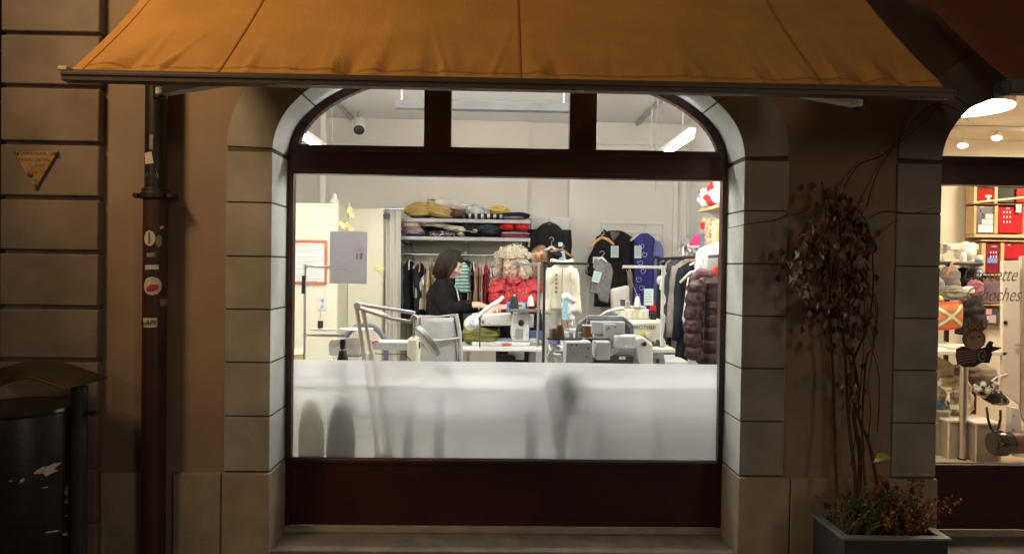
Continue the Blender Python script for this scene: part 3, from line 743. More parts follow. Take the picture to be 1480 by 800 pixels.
# ------------------------------------------------------------------ tall cupboards and curtain at the left
cabm = M('cupboard_cream', (.74, .72, .56), .55, nz=.02)
a = W(424, 293, 3.0); b = W(490, 293, 3.0); c = W(505, 301, 3.45); d = W(555, 301, 3.45)
t = T('tall_cupboard', 'tall cream cupboard nearest the left edge of the window', 'cupboard', ((a.x + b.x) / 2 - .3, 3.2, FL))
m = MB(); m.box(LX + .04, b.x, 3.0, 3.449, FL, a.z); P('carcass', m, cabm, t, bev=.004)
m = MB(); m.box(b.x - .62, b.x - .004, 2.98, 2.9985, FL + .08, a.z - .01); P('door', m, cabm, t, bev=.003)
t = T('tall_cupboard', 'second tall cream cupboard set back next to the grey curtain', 'cupboard', ((c.x + d.x) / 2, 3.7, FL))
m = MB(); m.box(b.x - .3, d.x, 3.45, BY - .06, FL, c.z); P('carcass', m, cabm, t, bev=.004)
m = MB(); m.box(c.x, d.x - .004, 3.43, 3.4485, FL + .08, c.z - .01); P('door', m, cabm, t, bev=.003)
v = W(483, 290, 3.1)
m = MB(); m.lathe([(.04, .0), (.045, .02), (.03, .045), (.018, .06), (.02, .08), (.008, .1)], (v.x, 3.12, a.z + .001), 14); S('small_ornament', m, white, 'small white pointed ornament on top of the cupboard', 'ornament')
cur = M('curtain_grey', (.60, .58, .51), .9, nz=.04, stretch=(6, 6, .5))
v0 = W(557, 303, 3.5); v1 = W(579, 303, 3.5)
def cf(u, v): return (v0.x + (v1.x - v0.x) * u + .01 * sin(v * 3), 3.5 + .018 * sin(u * 2 * pi * 2.2 + .3), v0.z - (v0.z - FL - .05) * v)
t = T('curtain', 'grey curtain gathered beside the cream cupboard', 'curtain', (v0.x, 3.5, FL))
m = MB(); m.grid(cf, 60, 12); P('cloth', m, cur, t, smooth=180, solid=.004)
m = MB(); v = W(559, 312, 3.44); m.lathe([(.034, 0), (.034, .012), (.014, .012)], v, 20, (0, -1, 0)); P('eyelet', m, black, t)
m = MB(); m.tube([(v0.x - .03, 3.5, v0.z + .01), (v1.x + .03, 3.5, v0.z + .01)], .012, 10); P('rod', m, chrome, t)
# notices
def sheet(name, px0, py0, px1, py1, y, mats, label, cat, th=.003, **k):
    a = W(px0, py0, y); b = W(px1, py1, y); m = MB(); m.box(a.x, b.x, y - th, y, b.z, a.z); return m, a, b
m, a, b = sheet('n', 427, 350, 469, 407, 2.97, None, '', '')
t = T('framed_notice', 'printed notice in a red frame on the cream cupboard', 'notice', ((a.x + b.x) / 2, 2.97, b.z))
P('paper', m, M('paper', (.78, .78, .74), .7, nz=.02), t)
m = MB(); r_ = .022
m.box(a.x - r_, b.x + r_, 2.955, 2.979, a.z, a.z + r_); m.box(a.x - r_, b.x + r_, 2.955, 2.979, b.z - r_, b.z); m.box(a.x - r_, a.x, 2.955, 2.979, b.z + .0005, a.z - .0005); m.box(b.x, b.x + r_, 2.955, 2.979, b.z + .0005, a.z - .0005)
P('frame', m, M('red_frame', (.45, .12, .08), .5), t, bev=.002)
gl = M('grey_print', (.36, .36, .37), .8)
for i in range(17):
    z = a.z - .02 - i * .0215
    if i in (4, 9): continue
    m = MB(); m.box(a.x + .015, b.x - .015 - (.05 if i % 4 == 3 else 0), 2.9662, 2.9668, z - .005, z); P('printed_line', m, gl, t)
m, a, b = sheet('n', 443, 306, 470, 342, 2.977, None, '', '')
t = T('pinned_paper', 'pale sheet with a faint column of print above the framed notice', 'notice', ((a.x + b.x) / 2, 2.977, b.z))
P('paper', m, M('paper_cream', (.76, .75, .60), .7, nz=.02), t)
for i in range(9):
    m = MB(); z = a.z - .03 - i * .02; m.box(a.x + .02, a.x + .07, 2.9735, 2.9739, z - .006, z); P('printed_line', m, M('faint_print', (.62, .61, .50), .8), t)
v = W(466, 438, 2.98); t = T('wall_socket', 'white double socket plate on the cream cupboard panel', 'socket', v)
m = MB(); m.box(v.x - .04, v.x + .04, 2.968, 2.9795, v.z - .06, v.z + .06); P('plate', m, wplast, t, bev=.003)
for dz in (.025, -.03): m = MB(); m.lathe([(.016, 0), (.014, .003)], (v.x, 2.968, v.z + dz), 14, (0, -1, 0)); P('outlet', m, greymet, t)
# lilac poster on the glass
m, a, b = sheet('n', 477, 334, 530, 410, .312, None, '', '', th=.0015)
t = T('poster', 'lilac grey poster with small red spectacles taped inside the window', 'poster', ((a.x + b.x) / 2, .312, b.z))
P('paper', m, thinmat('poster_lilac', (.55, .535, .565), .85), t)
def pw(px, py): v = W(px, py, .3098); return v
redm = M('red_print', (.75, .10, .06), .6, emis=((1, .1, .05), .15))  # faint glow put into the red print, no lamp there
for px, py in ((499, 390), (505, 394)):
    v = pw(px, py); m = MB(); m.tube([(v.x + .0075 * cos(i * pi / 8), .3098, v.z + .0065 * sin(i * pi / 8)) for i in range(17)], .0014, 6); P('red_ring', m, redm, t)
wp = M('white_print', (.75, .73, .74), .6)
rn = random.Random(3)
for k in range(9):
    v = pw(515 + rn.uniform(-1, 13), 350 + rn.uniform(0, 18)); m = MB(); m.lathe([(.0035, 0), (.0035, .0006)], (v.x, .3102, v.z), 10, (0, -1, 0)); P('white_dot', m, wp, t)
for (px, py, wd_) in ((490, 373, .010), (498, 376, .012), (491, 391, .012), (516, 366, .004), (522, 366, .004)):
    v = pw(px, py); m = MB(); m.box(v.x - wd_, v.x + wd_, .3096, .3103, v.z - (.03 if wd_ < .005 else .002), v.z); P('printed_mark', m, wp, t)
# yellow dots at the cupboard, reflections of string lights built as solid shapes
t = T('light_reflections', 'garland of string light reflections built as yellow dots at the cupboard corner', 'cluster', W(505, 340, 2.95))
ym = M('yellow_glint', (.9, .8, .35), .6); 
for px, py in ((505, 305), (508, 311), (506, 303), (493, 323), (497, 327), (501, 325), (507, 331), (548, 386), (550, 391), (545, 387), (552, 388)):
    m = MB(); v = W(px, py, 2.93 if px < 520 else 3.40)
    for j in range(5): m.ell(v + Vector((cos(j * 1.257) * .014, 0, sin(j * 1.257) * .014)), (.010, .006, .010), 8, 6)
    P('reflection_dot', m, ym, t)
m = MB(); m.tube([W(px, py, 2.955) for px, py in ((505, 293), (507, 310), (500, 326), (507, 334), (507, 345))], .0025, 6); P('string', m, ym, t)

# ------------------------------------------------------------------ tables (window tables, centre table)
TZ = .935
def table(x0, x1, y0, y1, label, z=TZ, topm=white, th=.035, shelf=False, group=None):
    t = T('table', label, 'table', ((x0 + x1) / 2, (y0 + y1) / 2, FL), group=group)
    m = MB(); m.box(x0, x1, y0, y1, z - th, z); P('tabletop', m, topm, t, bev=.006)
    for x in (x0 + .08, x1 - .08):
        m = MB(); m.box(x - .025, x + .025, y0 + .08, y1 - .08, z - th - .05, z - th - .001); m.box(x - .03, x + .03, (y0 + y1) / 2 - .04, (y0 + y1) / 2 + .04, FL + .04, z - th - .0505)
        m.box(x - .03, x + .03, y0 + .06, y1 - .06, FL, FL + .0395); P('leg', m, greymet, t, bev=.004)
    m = MB(); m.box(x0 + .11, x1 - .11, (y0 + y1) / 2, (y0 + y1) / 2 + .03, FL + .25, FL + .29); P('crossbar', m, greymet, t)
    return t
table(-1.9, -.42, .42, 1.02, 'white table behind the frosted glass under the left sewing machine')
table(-.40, .30, .43, .95, 'white table behind the frosted glass between the machines', z=.925)
table(.32, 1.9, .43, 1.05, 'white table behind the frosted glass under the right sewing machine')
v0, v1 = W(600, 500, 2.55), W(785, 502, 2.55)
t = table(v0.x - .1, v1.x, 2.55, 3.0, 'white sewing table in the middle of the room under the large machine', z=v0.z)
CTZ = v0.z
m = MB(); m.box(.12, .26, 2.75, 2.9, CTZ - .13, CTZ - .04); P('drawer', m, wplast, t, bev=.004)
m = MB(); m.lathe([(.05, 0), (.05, .12), (.03, .16)], (.02, 2.72, CTZ - .13), 14, (1, 0, 0)); P('motor', m, black, t)
# cream side table at the right
v0, v1 = W(934, 503, 1.25), W(976, 506, 1.25)
t = table(v0.x, v1.x, 1.25, 1.5, 'small cream side table at the right end of the machines', z=v0.z, topm=cream, th=.03)
STZ = v0.z

# ------------------------------------------------------------------ sewing machines
def industrial(name, label, loc, rz, body=wplast, s=1.0, group=None, panel=True):
    """lockstitch head: bed, column, arm, face plate, needle bar, hand wheel; needle end at -x"""
    t = T(name, label, 'sewing machine', loc, rz, group, local=True, sc_=s)
    m = MB(); m.box(-.25, .25, -.09, .09, 0, .035); P('bed', m, body, t, bev=.008)
    m = MB(); m.prism([(.10, .036), (.24, .036), (.245, .19), (.235, .29), (.10, .29), (.085, .20), (.08, .1)], -.055, .055); P('column', m, body, t, bev=.014)
    m = MB(); m.prism([(-.19, .165), (.09, .175), (.09, .285), (-.19, .27)], -.05, .05); P('arm', m, body, t, bev=.016)
    m = MB(); m.box(-.255, -.185, -.045, .045, .12, .275); P('needle_head', m, body, t, bev=.016)
    m = MB(); m.box(-.252, -.192, -.049, -.0455, .135, .262); P('face_plate', m, chrome, t, bev=.002)
    m = MB(); m.cyl((-.222, 0, .036), .005, .09, 10); m.box(-.238, -.206, -.012, .012, .05, .058); P('needle_bar', m, chrome, t)
    m = MB(); m.cyl((.245, 0, .215), .058, .035, 28, (1, 0, 0)); P('hand_wheel', m, body, t, bev=.006)
    m = MB(); m.cyl((.17, -.056, .20), .026, .012, 20, (0, -1, 0)); P('stitch_dial', m, black, t, bev=.003)
    m = MB(); m.lathe([(.016, 0), (.018, .008), (.008, .02)], (-.16, -.05, .21), 14, (0, -1, 0)); P('tension_dial', m, chrome, t)
    m = MB(); m.box(.12, .19, -.0575, -.0555, .06, .15); P('plate', m, greymet, t)
    for x, z in ((.11, .27), (.22, .10), (.11, .08), (.0, .25), (-.1, .19)):
        m = MB(); m.cyl((x, -.0545 if x > .09 else -.0495, z), .004, .004, 8, (0, -1, 0)); P('screw', m, black, t)
    if panel:
        m = MB(); m.box(.045, .235, -.035, .03, .292, .375); P('control_panel', m, M('panel_blue', (.22, .30, .50), .4, nz=.05), t, bev=.004)
        m = MB(); m.box(.075, .205, -.0375, -.0355, .297, .37); P('panel_face', m, wplast, t)
        m = MB(); m.box(.105, .175, -.0395, -.038, .34, .36); P('display', m, M('lcd', (.16, .20, .12), .3), t)
        for i in range(5):
            m = MB(); m.box(.086 + i * .024, .10 + i * .024, -.0395, -.038, .307, .322); P('button', m, M('btn', (.30, .36, .55), .5), t)
        for i in range(2):
            m = MB(); m.box(.052 + i * .155, .07 + i * .155, -.0375, -.0355, .33, .365); P('badge', m, M('badge_blue', (.06, .12, .40), .4), t)
    return t
v = W(724, 500, 2.62)
industrial('industrial_sewing_machine', 'large white sewing machine with blue control panel on the centre table', (v.x, 2.70, CTZ + .001), 0, s=1.0)

def overlock(name, label, loc, rz, body, s=1.0, extra=False):
    t = T(name, label, 'sewing machine', loc, rz, local=True, sc_=s)
    m = MB(); m.prism([(-.17, 0), (.15, 0), (.15, .12), (.12, .15), (-.02, .155), (-.05, .12), (-.17, .11)], -.12, .10); P('base', m, body, t, bev=.012)
    m = MB(); m.prism([(-.14, .16), (.11, .165), (.13, .20), (.13, .28), (.10, .30), (-.12, .295), (-.15, .27), (-.15, .22)], -.07, .08); P('upper_housing', m, body, t, bev=.014)
    m = MB(); m.box(-.03, .11, -.05, .07, .15, .17); P('neck', m, body, t)
    m = MB(); m.cyl((.152, 0, .13), .055, .03, 24, (1, 0, 0)); P('hand_wheel', m, black if extra else body, t, bev=.005)
    for i in range(4):
        m = MB(); m.lathe([(.013, 0), (.014, .012), (.006, .016)], (-.09 + i * .045, -.071, .24), 14, (0, -1, 0)); P('tension_dial', m, chrome if extra else M('dial_grey', (.55, .55, .52), .5), t)
    m = MB(); m.cyl((-.11, -.03, .10), .005, .07, 8); m.box(-.125, -.095, -.05, -.01, .10, .112); P('needle_bar', m, chrome, t)
    m = MB(); m.box(-.15, .03, -.1235, -.1205, .02, .09); P('front_cover', m, M('cover_grey', (.62, .62, .61), .4), t, bev=.002)
    return t
# left: flatbed machine seen from behind with thread plates
v = W(505, 515, .85)
t = overlock('overlock_machine', 'white overlock machine at the left behind the magnifier lamp', (v.x - .0, .80, TZ + .001), .0, wplast, .72)
t = T('sewing_machine', 'low white sewing machine with loose cables left of the mesh chair', 'sewing machine', (W(575, 515, .8).x, .8, TZ))
x0 = W(538, 500, .85).x; x1 = W(606, 500, .85).x; zt = W(570, 492, .85).z
m = MB(); m.box(x0, x1, .80, .92, zt - .055, zt); P('arm', m, wplast, t, bev=.01)
m = MB(); m.box(x1 - .065, x1, .78, .94, TZ + .001, zt + .02); P('column', m, cream, t, bev=.012)
m = MB(); m.box(x0, x1 - .066, .78, .95, TZ + .001, TZ + .03); P('bed', m, wplast, t, bev=.006)
m = MB(); m.tube([(x0 + .03, .77, zt - .07), (x0 + .1, .765, zt - .075), (x1 - .08, .77, zt - .07), (x1 - .03, .76, zt - .12)], .003, 6); P('cable', m, black, t)
for i in range(7):
    m = MB(); m.cyl((x0 + .03 + i * .03, .8, zt - .02), .004, .004, 8, (0, -1, 0)); P('screw', m, greymet, t)
m = MB(); m.cyl((x0 + .14, .86, zt), .002, .05, 6); P('thread_pin', m, chrome, t)
m = MB()
v = W(515, 476, .8); m.lathe([(.10, 0), (.105, .006), (.02, .01)], (v.x, .8, v.z), 24); S('thread_plate', m, wplast, 'flat white plate on a pin above the left machine', 'plate')
m = MB(); m.cyl((v.x - .05, .8, TZ + .30), .004, v.z - TZ - .30, 8); S('plate_pin', m, chrome, 'thin steel pin carrying the flat white plate', 'pin')

# grey back of machine at the right: big boxes and swivel heads
grm = M('machine_grey', (.38, .39, .40), .45, nz=.04)
def bx(px0, py0, px1, py1, y0, y1, name, mt, t, bev=.006):
    a = W(px0, py0, y0); b = W(px1, py1, y0); m = MB(); m.box(min(a.x, b.x), max(a.x, b.x), y0, y1, min(a.z, b.z), max(a.z, b.z)); return P(name, m, mt, t, bev=bev)
v = W(845, 540, .75); t = T('serger_machine', 'grey boxy serger under the spool tray, seen from behind', 'sewing machine', (v.x, .75, TZ))
bx(818, 494, 855, 541, .70, .90, 'housing', grm, t, .008)
for px, py in ((826, 498), (850, 503), (833, 498), (848, 515)):
    q_ = W(px, py, .699); m = MB(); m.cyl(q_, .005, .004, 10, (0, -1, 0)); P('screw', m, black, t)
bx(824, 508, 834, 514, .696, .699, 'label_plate', M('plate_dim', (.36, .36, .36), .5), t, 0)
bx(862, 494, 882, 520, .80, .95, 'arm_end', grm, t, .006)
t = T('looper_mechanism', 'small chrome looper mechanism below the brown thread cones', 'machine part', W(805, 525, .6))
rn = random.Random(8)
for i in range(11):
    p = W(798 + rn.uniform(-6, 10), 498 + i * 2.6, .62); m = MB(); m.lathe([(.010, 0), (.014, .01), (.008, .02)], p, 12, (rn.uniform(-1, 1), -1, rn.uniform(-.5, .5))); P('cam', m, chrome if i % 3 else wplast, t, bev=.001)
bx(793, 512, 812, 541, .64, .72, 'block', wplast, t)
v = W(890, 540, .9); t = T('flatlock_machine', 'large white and grey flatlock machine with swivelled head in front of the office chair', 'sewing machine', (v.x, .9, TZ))
bx(854, 464, 903, 483, 1.02, 1.06, 'rear_panel', M('panel_lightgrey', (.42, .43, .43), .4), t, .006)
bx(873, 468, 890, 494, .98, 1.01, 'bracket_plate', grm, t, .004)
bx(889, 485, 919, 503, .90, .96, 'swivel_head', M('lighter_grey', (.52, .52, .52), .4), t, .008)
for px, py in ((892, 491), (913, 491), (905, 500), (880, 474), (889, 472), (877, 476)):
    q_ = W(px, py, .897 if py > 484 else .977); m = MB(); m.cyl(q_, .005, .004, 10, (0, -1, 0)); P('screw', m, black if py < 484 else wplast, t)
bx(858, 483, 922, 541, 1.03, 1.10, 'body', M('body_grey', (.47, .48, .48), .4), t, .012)
a = W(918, 487, .95); b = W(941, 541, .95); m = MB()
q0 = [W(px, py, .95) for px, py in ((918, 490), (930, 486), (944, 498), (944, 530), (930, 536), (921, 520))]
m.prism([(q.x, q.z) for q in q0], .95, 1.1); P('column', m, wplast, t, bev=.012)
q_ = W(931, 497, .949); m = MB(); m.cyl(q_, .018, .006, 20, (0, -1, 0)); P('dial_ring', m, chrome, t); m = MB(); m.cyl(q_ + Vector((0, -.0065, 0)), .013, .004, 20, (0, -1, 0)); P('dial', m, black, t)
bx(858, 514, 915, 540, .93, 1.02, 'dark_opening', black, t, .004)
bx(895, 515, 904, 519, .92, .929, 'name_plate', wplast, t, 0)
a = W(884, 503, .92); b = W(905, 492, .92); m = MB(); m.bar(W(880, 512, .95), W(905, 498, .95), .02, .03); P('lever', m, grm, t, bev=.003)
# beige domestic machines behind
v = W(928, 500, 2.0); t = T('beige_sewing_machine', 'beige domestic sewing machine with brand lettering behind the flatlock machine', 'sewing machine', (v.x, 2.0, W(928, 520, 2.0).z))
bx(904, 463, 956, 488, 2.0, 2.13, 'arm', cream, t, .02); bx(936, 480, 956, 520, 2.0, 2.13, 'column', cream, t, .02); bx(904, 480, 918, 498, 2.01, 2.12, 'needle_head', cream, t, .01); bx(900, 512, 960, 521, 1.98, 2.2, 'bed', cream, t, .008)
q_ = W(931, 473, 1.998); txt('lettering', 'BROTHER', .042, (q_.x, 1.997, q_.z), t, ink, xs=1.0)
q_ = W(928, 481, 1.998); m = MB(); m.prism([(q_.x - .03, q_.z - .012), (q_.x + .03, q_.z - .014), (q_.x + .024, q_.z + .01), (q_.x - .03, q_.z + .008)], 1.996, 1.999); P('yellow_tag', m, M('yellow', (.85, .72, .05), .5), t)
q_ = W(937, 484, 1.99); m = MB(); m.cyl(q_, .022, .02, 18, (0, -1, 0)); P('dial', m, cream, t, bev=.003)
v = W(918, 462, 2.3); t = T('beige_overlock', 'pale cream overlock machine with four tension slots near the dresses', 'sewing machine', (v.x, 2.3, v.z))
bx(896, 446, 938, 462, 2.3, 2.42, 'housing', cream, t, .01); bx(902, 442, 934, 445.6, 2.32, 2.4, 'thread_tray', wplast, t, .002)
for i in range(4): bx(904 + i * 8, 450, 907 + i * 8, 459, 2.296, 2.299, 'tension_slot', M('yellowish', (.66, .62, .40), .5), t, .001)
bx(892, 462.5, 962, 466, 2.2, 2.6, 'shelf_board', wplast, t, .003)
bx(941, 452, 949, 462, 2.3, 2.36, 'thread_box', black, t, .003)
table(v.x - .3, v.x + .4, 2.1, 2.6, 'white table far right carrying the beige sewing machines', z=W(928, 521, 2.1).z - .004)

# ------------------------------------------------------------------ thread cones
def cone(px, py, y, hpx, col, label, kind='cone', grp='thread cones and spools', base=None):
    v = W(px, py, y); k = (y + 3.7) / FPX; h = hpx * k; r = h * (.33 if kind == 'cone' else .30)
    t = T('thread_cone' if kind == 'cone' else 'thread_spool', label, 'thread', v, group=grp)
    m = MB()
    if kind == 'cone': m.lathe([(r, 0), (r * 1.0, h * .1), (r * .62, h * .85), (r * .3, h * .88)], v, 18)
    else: m.lathe([(r, h * .1), (r, h * .9)], v, 18)
    P('thread', m, M('thread_%s' % (col,), col, .8, nz=.15, ns=3, bump=.3, bs=200), t)
    m = MB()
    if kind == 'cone': m.lathe([(r * .28, h * .8), (r * .2, h)], v, 12)
    else: m.lathe([(r * 1.15, 0), (r * 1.15, h * .1)], v, 18); m.lathe([(r * 1.15, h * .9), (r * 1.15, h)], v, 18)
    P('core', m, wplast, t)
def tray(px, py, y, wpx, label, mt=black):
    v = W(px, py, y); k = (y + 3.7) / FPX
    m = MB(); m.lathe([(.02, 0), (wpx * k / 2, .004), (wpx * k / 2, .012), (wpx * k / 2 - .008, .010), (.02, .008)], v, 28, sy=.6); S('spool_tray', m, mt, label, 'spool tray')
def stand(px, y, py0, py1, bars, r, mt, label, name='thread_stand'):
    a = W(px, py0, y); b = W(px, py1, y); t = T(name, label, 'thread stand', (a.x, y, b.z))
    m = MB(); m.tube([(a.x, y, b.z), (a.x, y, a.z)], r, 12); P('post', m, mt, t)
    for (x2, py) in bars:
        c = W(px, py, y); e = W(x2, py + (x2 - px) * .015, y); m = MB(); m.box(min(a.x, e.x) - .0, max(a.x, e.x), y - r * .9, y + r * .9, c.z - r * .9, c.z + r * .9); P('guide_arm', m, mt, t, bev=.002)
        m = MB(); m.cyl((a.x, y, c.z - .012), r * 1.5, .024, 14); P('clamp', m, mt, t, bev=.002)
        m = MB(); m.tube([(e.x, y, c.z), (e.x, y, c.z - .015)], .003, 8); P('thread_eye', m, chrome, t)
    return t
t = stand(441, .75, 382, 542, ((476, 385), (498, 484)), .008, chrome, 'left steel thread stand standing in front of the framed notice')
m = MB(); a = W(439, 398, .74); b = W(438, 424, .74); m.tube([a, b], .011, 10); P('grip', m, black, t)
tray(468, 478, .75, 36, 'white spool tray on the left thread stand', wplast); cone(463, 475, .75, 13, (.03, .03, .03), 'black thread spool with white ends on the left stand', 'spool')
m = MB(); v = W(463, 462, .75); m.cyl(v, .0018, .04, 6); S('spool_pin', m, chrome, 'thin pin sticking out of the black spool on the left stand', 'pin')
stand(787, .60, 380, 542, ((850, 380),), .0085, M('dark_steel', (.10, .10, .10), .4, .6), 'dark steel thread stand in the centre reaching over the cream jacket')
t = stand(779, 2.6, 383, 505, ((738, 382), (735, 449)), .012, chrome, 'thin pale steel thread stand right of the woman in red')
stand(958, 1.0, 387, 500, ((900, 386),), .010, M('ivory_metal', (.75, .73, .66), .5), 'ivory thread stand with threads in front of the blue dresses')
cone(743, 446, 2.55, 21, (.02, .025, .03), 'black thread cone above the control panel'); cone(767, 442, 2.6, 16, (.75, .72, .68), 'white thread cone on the pale stand'); 
tray(758, 449, 2.58, 40, 'steel spool tray above the control panel', chrome)
tray(816, 491, .62, 52, 'black spool tray holding brown cones in the centre'); tray(862, 491, .66, 40, 'black spool tray in front of the grey serger', black)
cone(800, 489, .62, 17, (.16, .07, .04), 'reddish brown thread cone, left of the pair', 'cone'); cone(809, 489, .64, 23, (.13, .08, .05), 'taller dark brown thread cone, right of the pair', 'cone')
cone(848, 489, .66, 20, (.22, .09, .03), 'rust brown spool on the tray by the grey serger', 'spool')
cone(838, 489, .66, 9, (.45, .47, .42), 'small grey green spool lying next to the rust spool', 'spool'); cone(826, 489, .60, 10, (.38, .42, .36), 'low grey green cone on the brown cone tray')
cone(900, 443, 2.3, 12, (.10, .05, .05), 'dark brown thread cylinder beside the dresses', 'spool'); cone(921, 443, 2.3, 16, (.78, .78, .76), 'slim white cone on the cream overlock'); cone(908, 444, 2.32, 9, (.35, .37, .38), 'small silver grey spool on the cream overlock', 'spool')
cone(956, 503, 1.35, 14, (.02, .02, .025), 'black thread cone on the cream side table', 'cone'); cone(950, 500, 1.4, 11, (.05, .05, .05), 'smaller black cone behind on the side table'); cone(944, 500, 1.38, 9, (.08, .07, .07), 'smallest dark cone on the side table')
cone(964, 503, 1.36, 5, (.70, .55, .20), 'flat golden thread reel on the side table', 'spool')
# black pepper-mill shaped bottle on the window table
v = W(495, 541, .50); t = T('bottle', 'black bottle with a silver neck ring standing close to the glass', 'bottle', (v.x, .5, TZ))
zt = W(495, 490, .5).z; H = zt - TZ
m = MB(); m.lathe([(.032, .001), (.034, H * .3), (.030, H * .55), (.019, H * .74)], (v.x, .5, TZ), 24); P('body', m, black, t)
m = MB(); m.lathe([(.0185, H * .742), (.0185, H * .775)], (v.x, .5, TZ), 24); P('ring', m, chrome, t)
m = MB(); m.lathe([(.016, H * .778), (.018, H * .95), (.010, H * .92), (.017, H)], (v.x, .5, TZ), 20); P('cap', m, black, t)
# pink pin-cushion like knobs on the lamp arm
t = T('pink_ribbon', 'small pink ribbon bow tied round the lower arm of the magnifier lamp', 'ribbon', W(541, 495, .52))
pk = M('pink_satin', (.70, .28, .28), .5, nz=.15)
for px in (536, 544):
    m = MB(); m.ell(W(px, 493, .50), (.014, .012, .011), 12, 8); P('loop', m, pk, t)
m = MB(); m.ell(W(540, 495, .49), (.006, .006, .006), 10, 6); P('knot', m, M('dark_pink', (.35, .08, .08), .6), t)

# ------------------------------------------------------------------ magnifier lamp
lm = M('lamp_white', (.86, .86, .85), .5, nz=.02)
B0 = W(556, 655, .405); E0 = W(516, 441, .415); H0 = W(600, 458, .415)
t = T('magnifier_lamp', 'white articulated magnifier lamp rising from behind the frosted glass', 'lamp', (B0.x, .405, B0.z))
for dx in (-.022, .022):
    m = MB(); m.tube([B0 + Vector((dx * 1.6, 0, -.0)), E0 + Vector((dx * .8 + .014, 0, -.01 - dx * .3))], .0115, 10); P('lower_arm', m, lm, t)
m = MB(); m.tube([E0 + Vector((.0, -.012, -.01)), W(565, 460, .41), W(596, 465, .41)], .0105, 10); P('upper_arm', m, lm, t)
m = MB(); m.tube([E0 + Vector((.02, .012, .004)), W(600, 452, .425)], .0105, 10); P('upper_arm', m, lm, t)
m = MB(); m.tube([E0 + Vector((.02, -.0, -.014)), W(562, 457, .415)], .012, 12); P('spring_cover', m, chrome, t)
for c_, r_ in ((E0 + Vector((.004, -.024, 0)), .02), (W(598, 460, .395), .02)):
    m = MB(); m.cyl(c_, r_, .05, 18, (0, 1, 0)); P('joint', m, lm, t, bev=.003)
m = MB(); m.tube([W(598, 462, .415), W(608, 458, .41), W(609, 470, .41), W(600, 474, .41)], .008, 10); P('yoke', m, lm, t)
m = MB(); m.tube([W(598, 468, .415), W(597, 488, .415), W(607, 490, .415)], .0035, 8); P('wire', m, lm, t)
a = W(602, 472, .415); b = W(634, 514, .415); cc = (a + b) / 2; d = (b - a); n_ = Vector((-d.z, -.65 * d.length, d.x)).normalized() 
n_ = Vector((-.75, -.28, -.60)).normalized(); n_ = (n_ - n_.dot(d.normalized()) * d.normalized()).normalized()
R_ = d.length / 2
m = MB(); m.lathe([(R_ * .74, -.012), (R_, -.014), (R_, .012), (R_ * .74, .016)], cc, 36, n_); m.lathe([(R_*.2, .017), (R_ * .7, .0165)], cc, 36, n_) ; P('head_ring', m, lm, t, bev=.002)
m = MB(); m.lathe([(R_ * .72, -.003), (R_ * .72, .003)], cc, 36, n_); P('lens', m, glass, t)
m = MB(); m.box(B0.x - .05, B0.x + .05, .375, .44, B0.z - .03, B0.z + .01); m.cyl((B0.x, .405, FL), .015, B0.z - FL, 12); P('clamp_base', m, lm, t, bev=.004)
# flexible white desk lamp above the centre machine
t = T('gooseneck_lamp', 'white curved gooseneck lamp over the centre sewing machine', 'lamp', W(680, 480, 2.5))
m = MB(); m.tube([W(px, py, 2.5) for px, py in ((686, 462), (697, 451), (712, 440), (722, 434), (728, 428))], [.012, .016, .018, .018, .014], 12); P('lamp_neck', m, lm, t)
m = MB(); v = W(682, 466, 2.5); m.lathe([(.03, -.05), (.055, -.045), (.058, .02), (.04, .05), (.02, .055)], v, 20, (.3, -.7, .3)); P('lamp_head', m, lm, t)
m = MB(); m.cyl(W(682, 466, 2.44), .025, .01, 16, (.3, -.7, .3)); P('switch', m, M('blue_grey', (.35, .42, .50), .5), t)
m = MB(); v = W(694, 454, 2.52); m.tube([v, (v.x, 2.52, CTZ)], .006, 8); m.ell(v, (.02, .02, .025), 10, 8); P('support_rod', m, M('dk', (.08, .08, .08), .5), t)

# ------------------------------------------------------------------ chairs
meshm = M('chair_mesh_grey', (.30, .30, .29), .65, nz=.06, ns=30)
t = T('mesh_chair', 'grey mesh chair with a metal frame in front of the woman in black', 'chair', (W(637, 520, 1.35).x, 1.5, FL))
a = W(604, 457, 1.45); b = W(664, 457, 1.40); c = W(672, 535, 1.30); d = W(604, 535, 1.35)
m = MB(); m.grid(lambda u, v: (a.x + .012 + (b.x - a.x - .05) * u + .02 * v, 1.45 - .05 * u - .1 * v + .02 * sin(pi * u), a.z - (a.z - c.z) * v - .006 * sin(pi * u)), 12, 10); P('backrest', m, meshm, t, smooth=180, solid=.004)
m = MB(); m.tube([(b.x - .025, 1.42, b.z + .015), (b.x + .0, 1.40, b.z - .1), (c.x - .01, 1.3, c.z - .1), (c.x, 1.2, FL)], .016, 10); P('frame_post', m, greymet, t)
m = MB(); m.tube([(b.x - .06, 1.44, b.z + .012), (b.x - .02, 1.42, b.z - .2), (c.x - .05, 1.32, c.z - .1)], .012, 10); P('frame_post', m, chrome, t)
m = MB(); m.tube([(a.x, 1.45, a.z + .005), (a.x - .01, 1.42, a.z - .3), (a.x - .03, 1.3, FL)], .014, 10); P('frame_post', m, greymet, t)
v = W(604, 490, 1.38); v2 = W(666, 488, 1.33); m = MB(); m.tube([v, (v + v2) / 2 + Vector((0, .02, -.015)), v2], .009, 8); P('armrest_tube', m, chrome, t)
m = MB(); m.tube([(a.x, 1.45, a.z + .004), ((a.x + b.x) / 2, 1.46, a.z + .0), (b.x - .02, 1.42, b.z + .012)], .006, 8); P('top_rail', m, greymet, t)
m = MB(); m.box(a.x + .01, c.x - .02, 1.30, 1.72, .60, .63); P('seat', m, meshm, t, bev=.01)
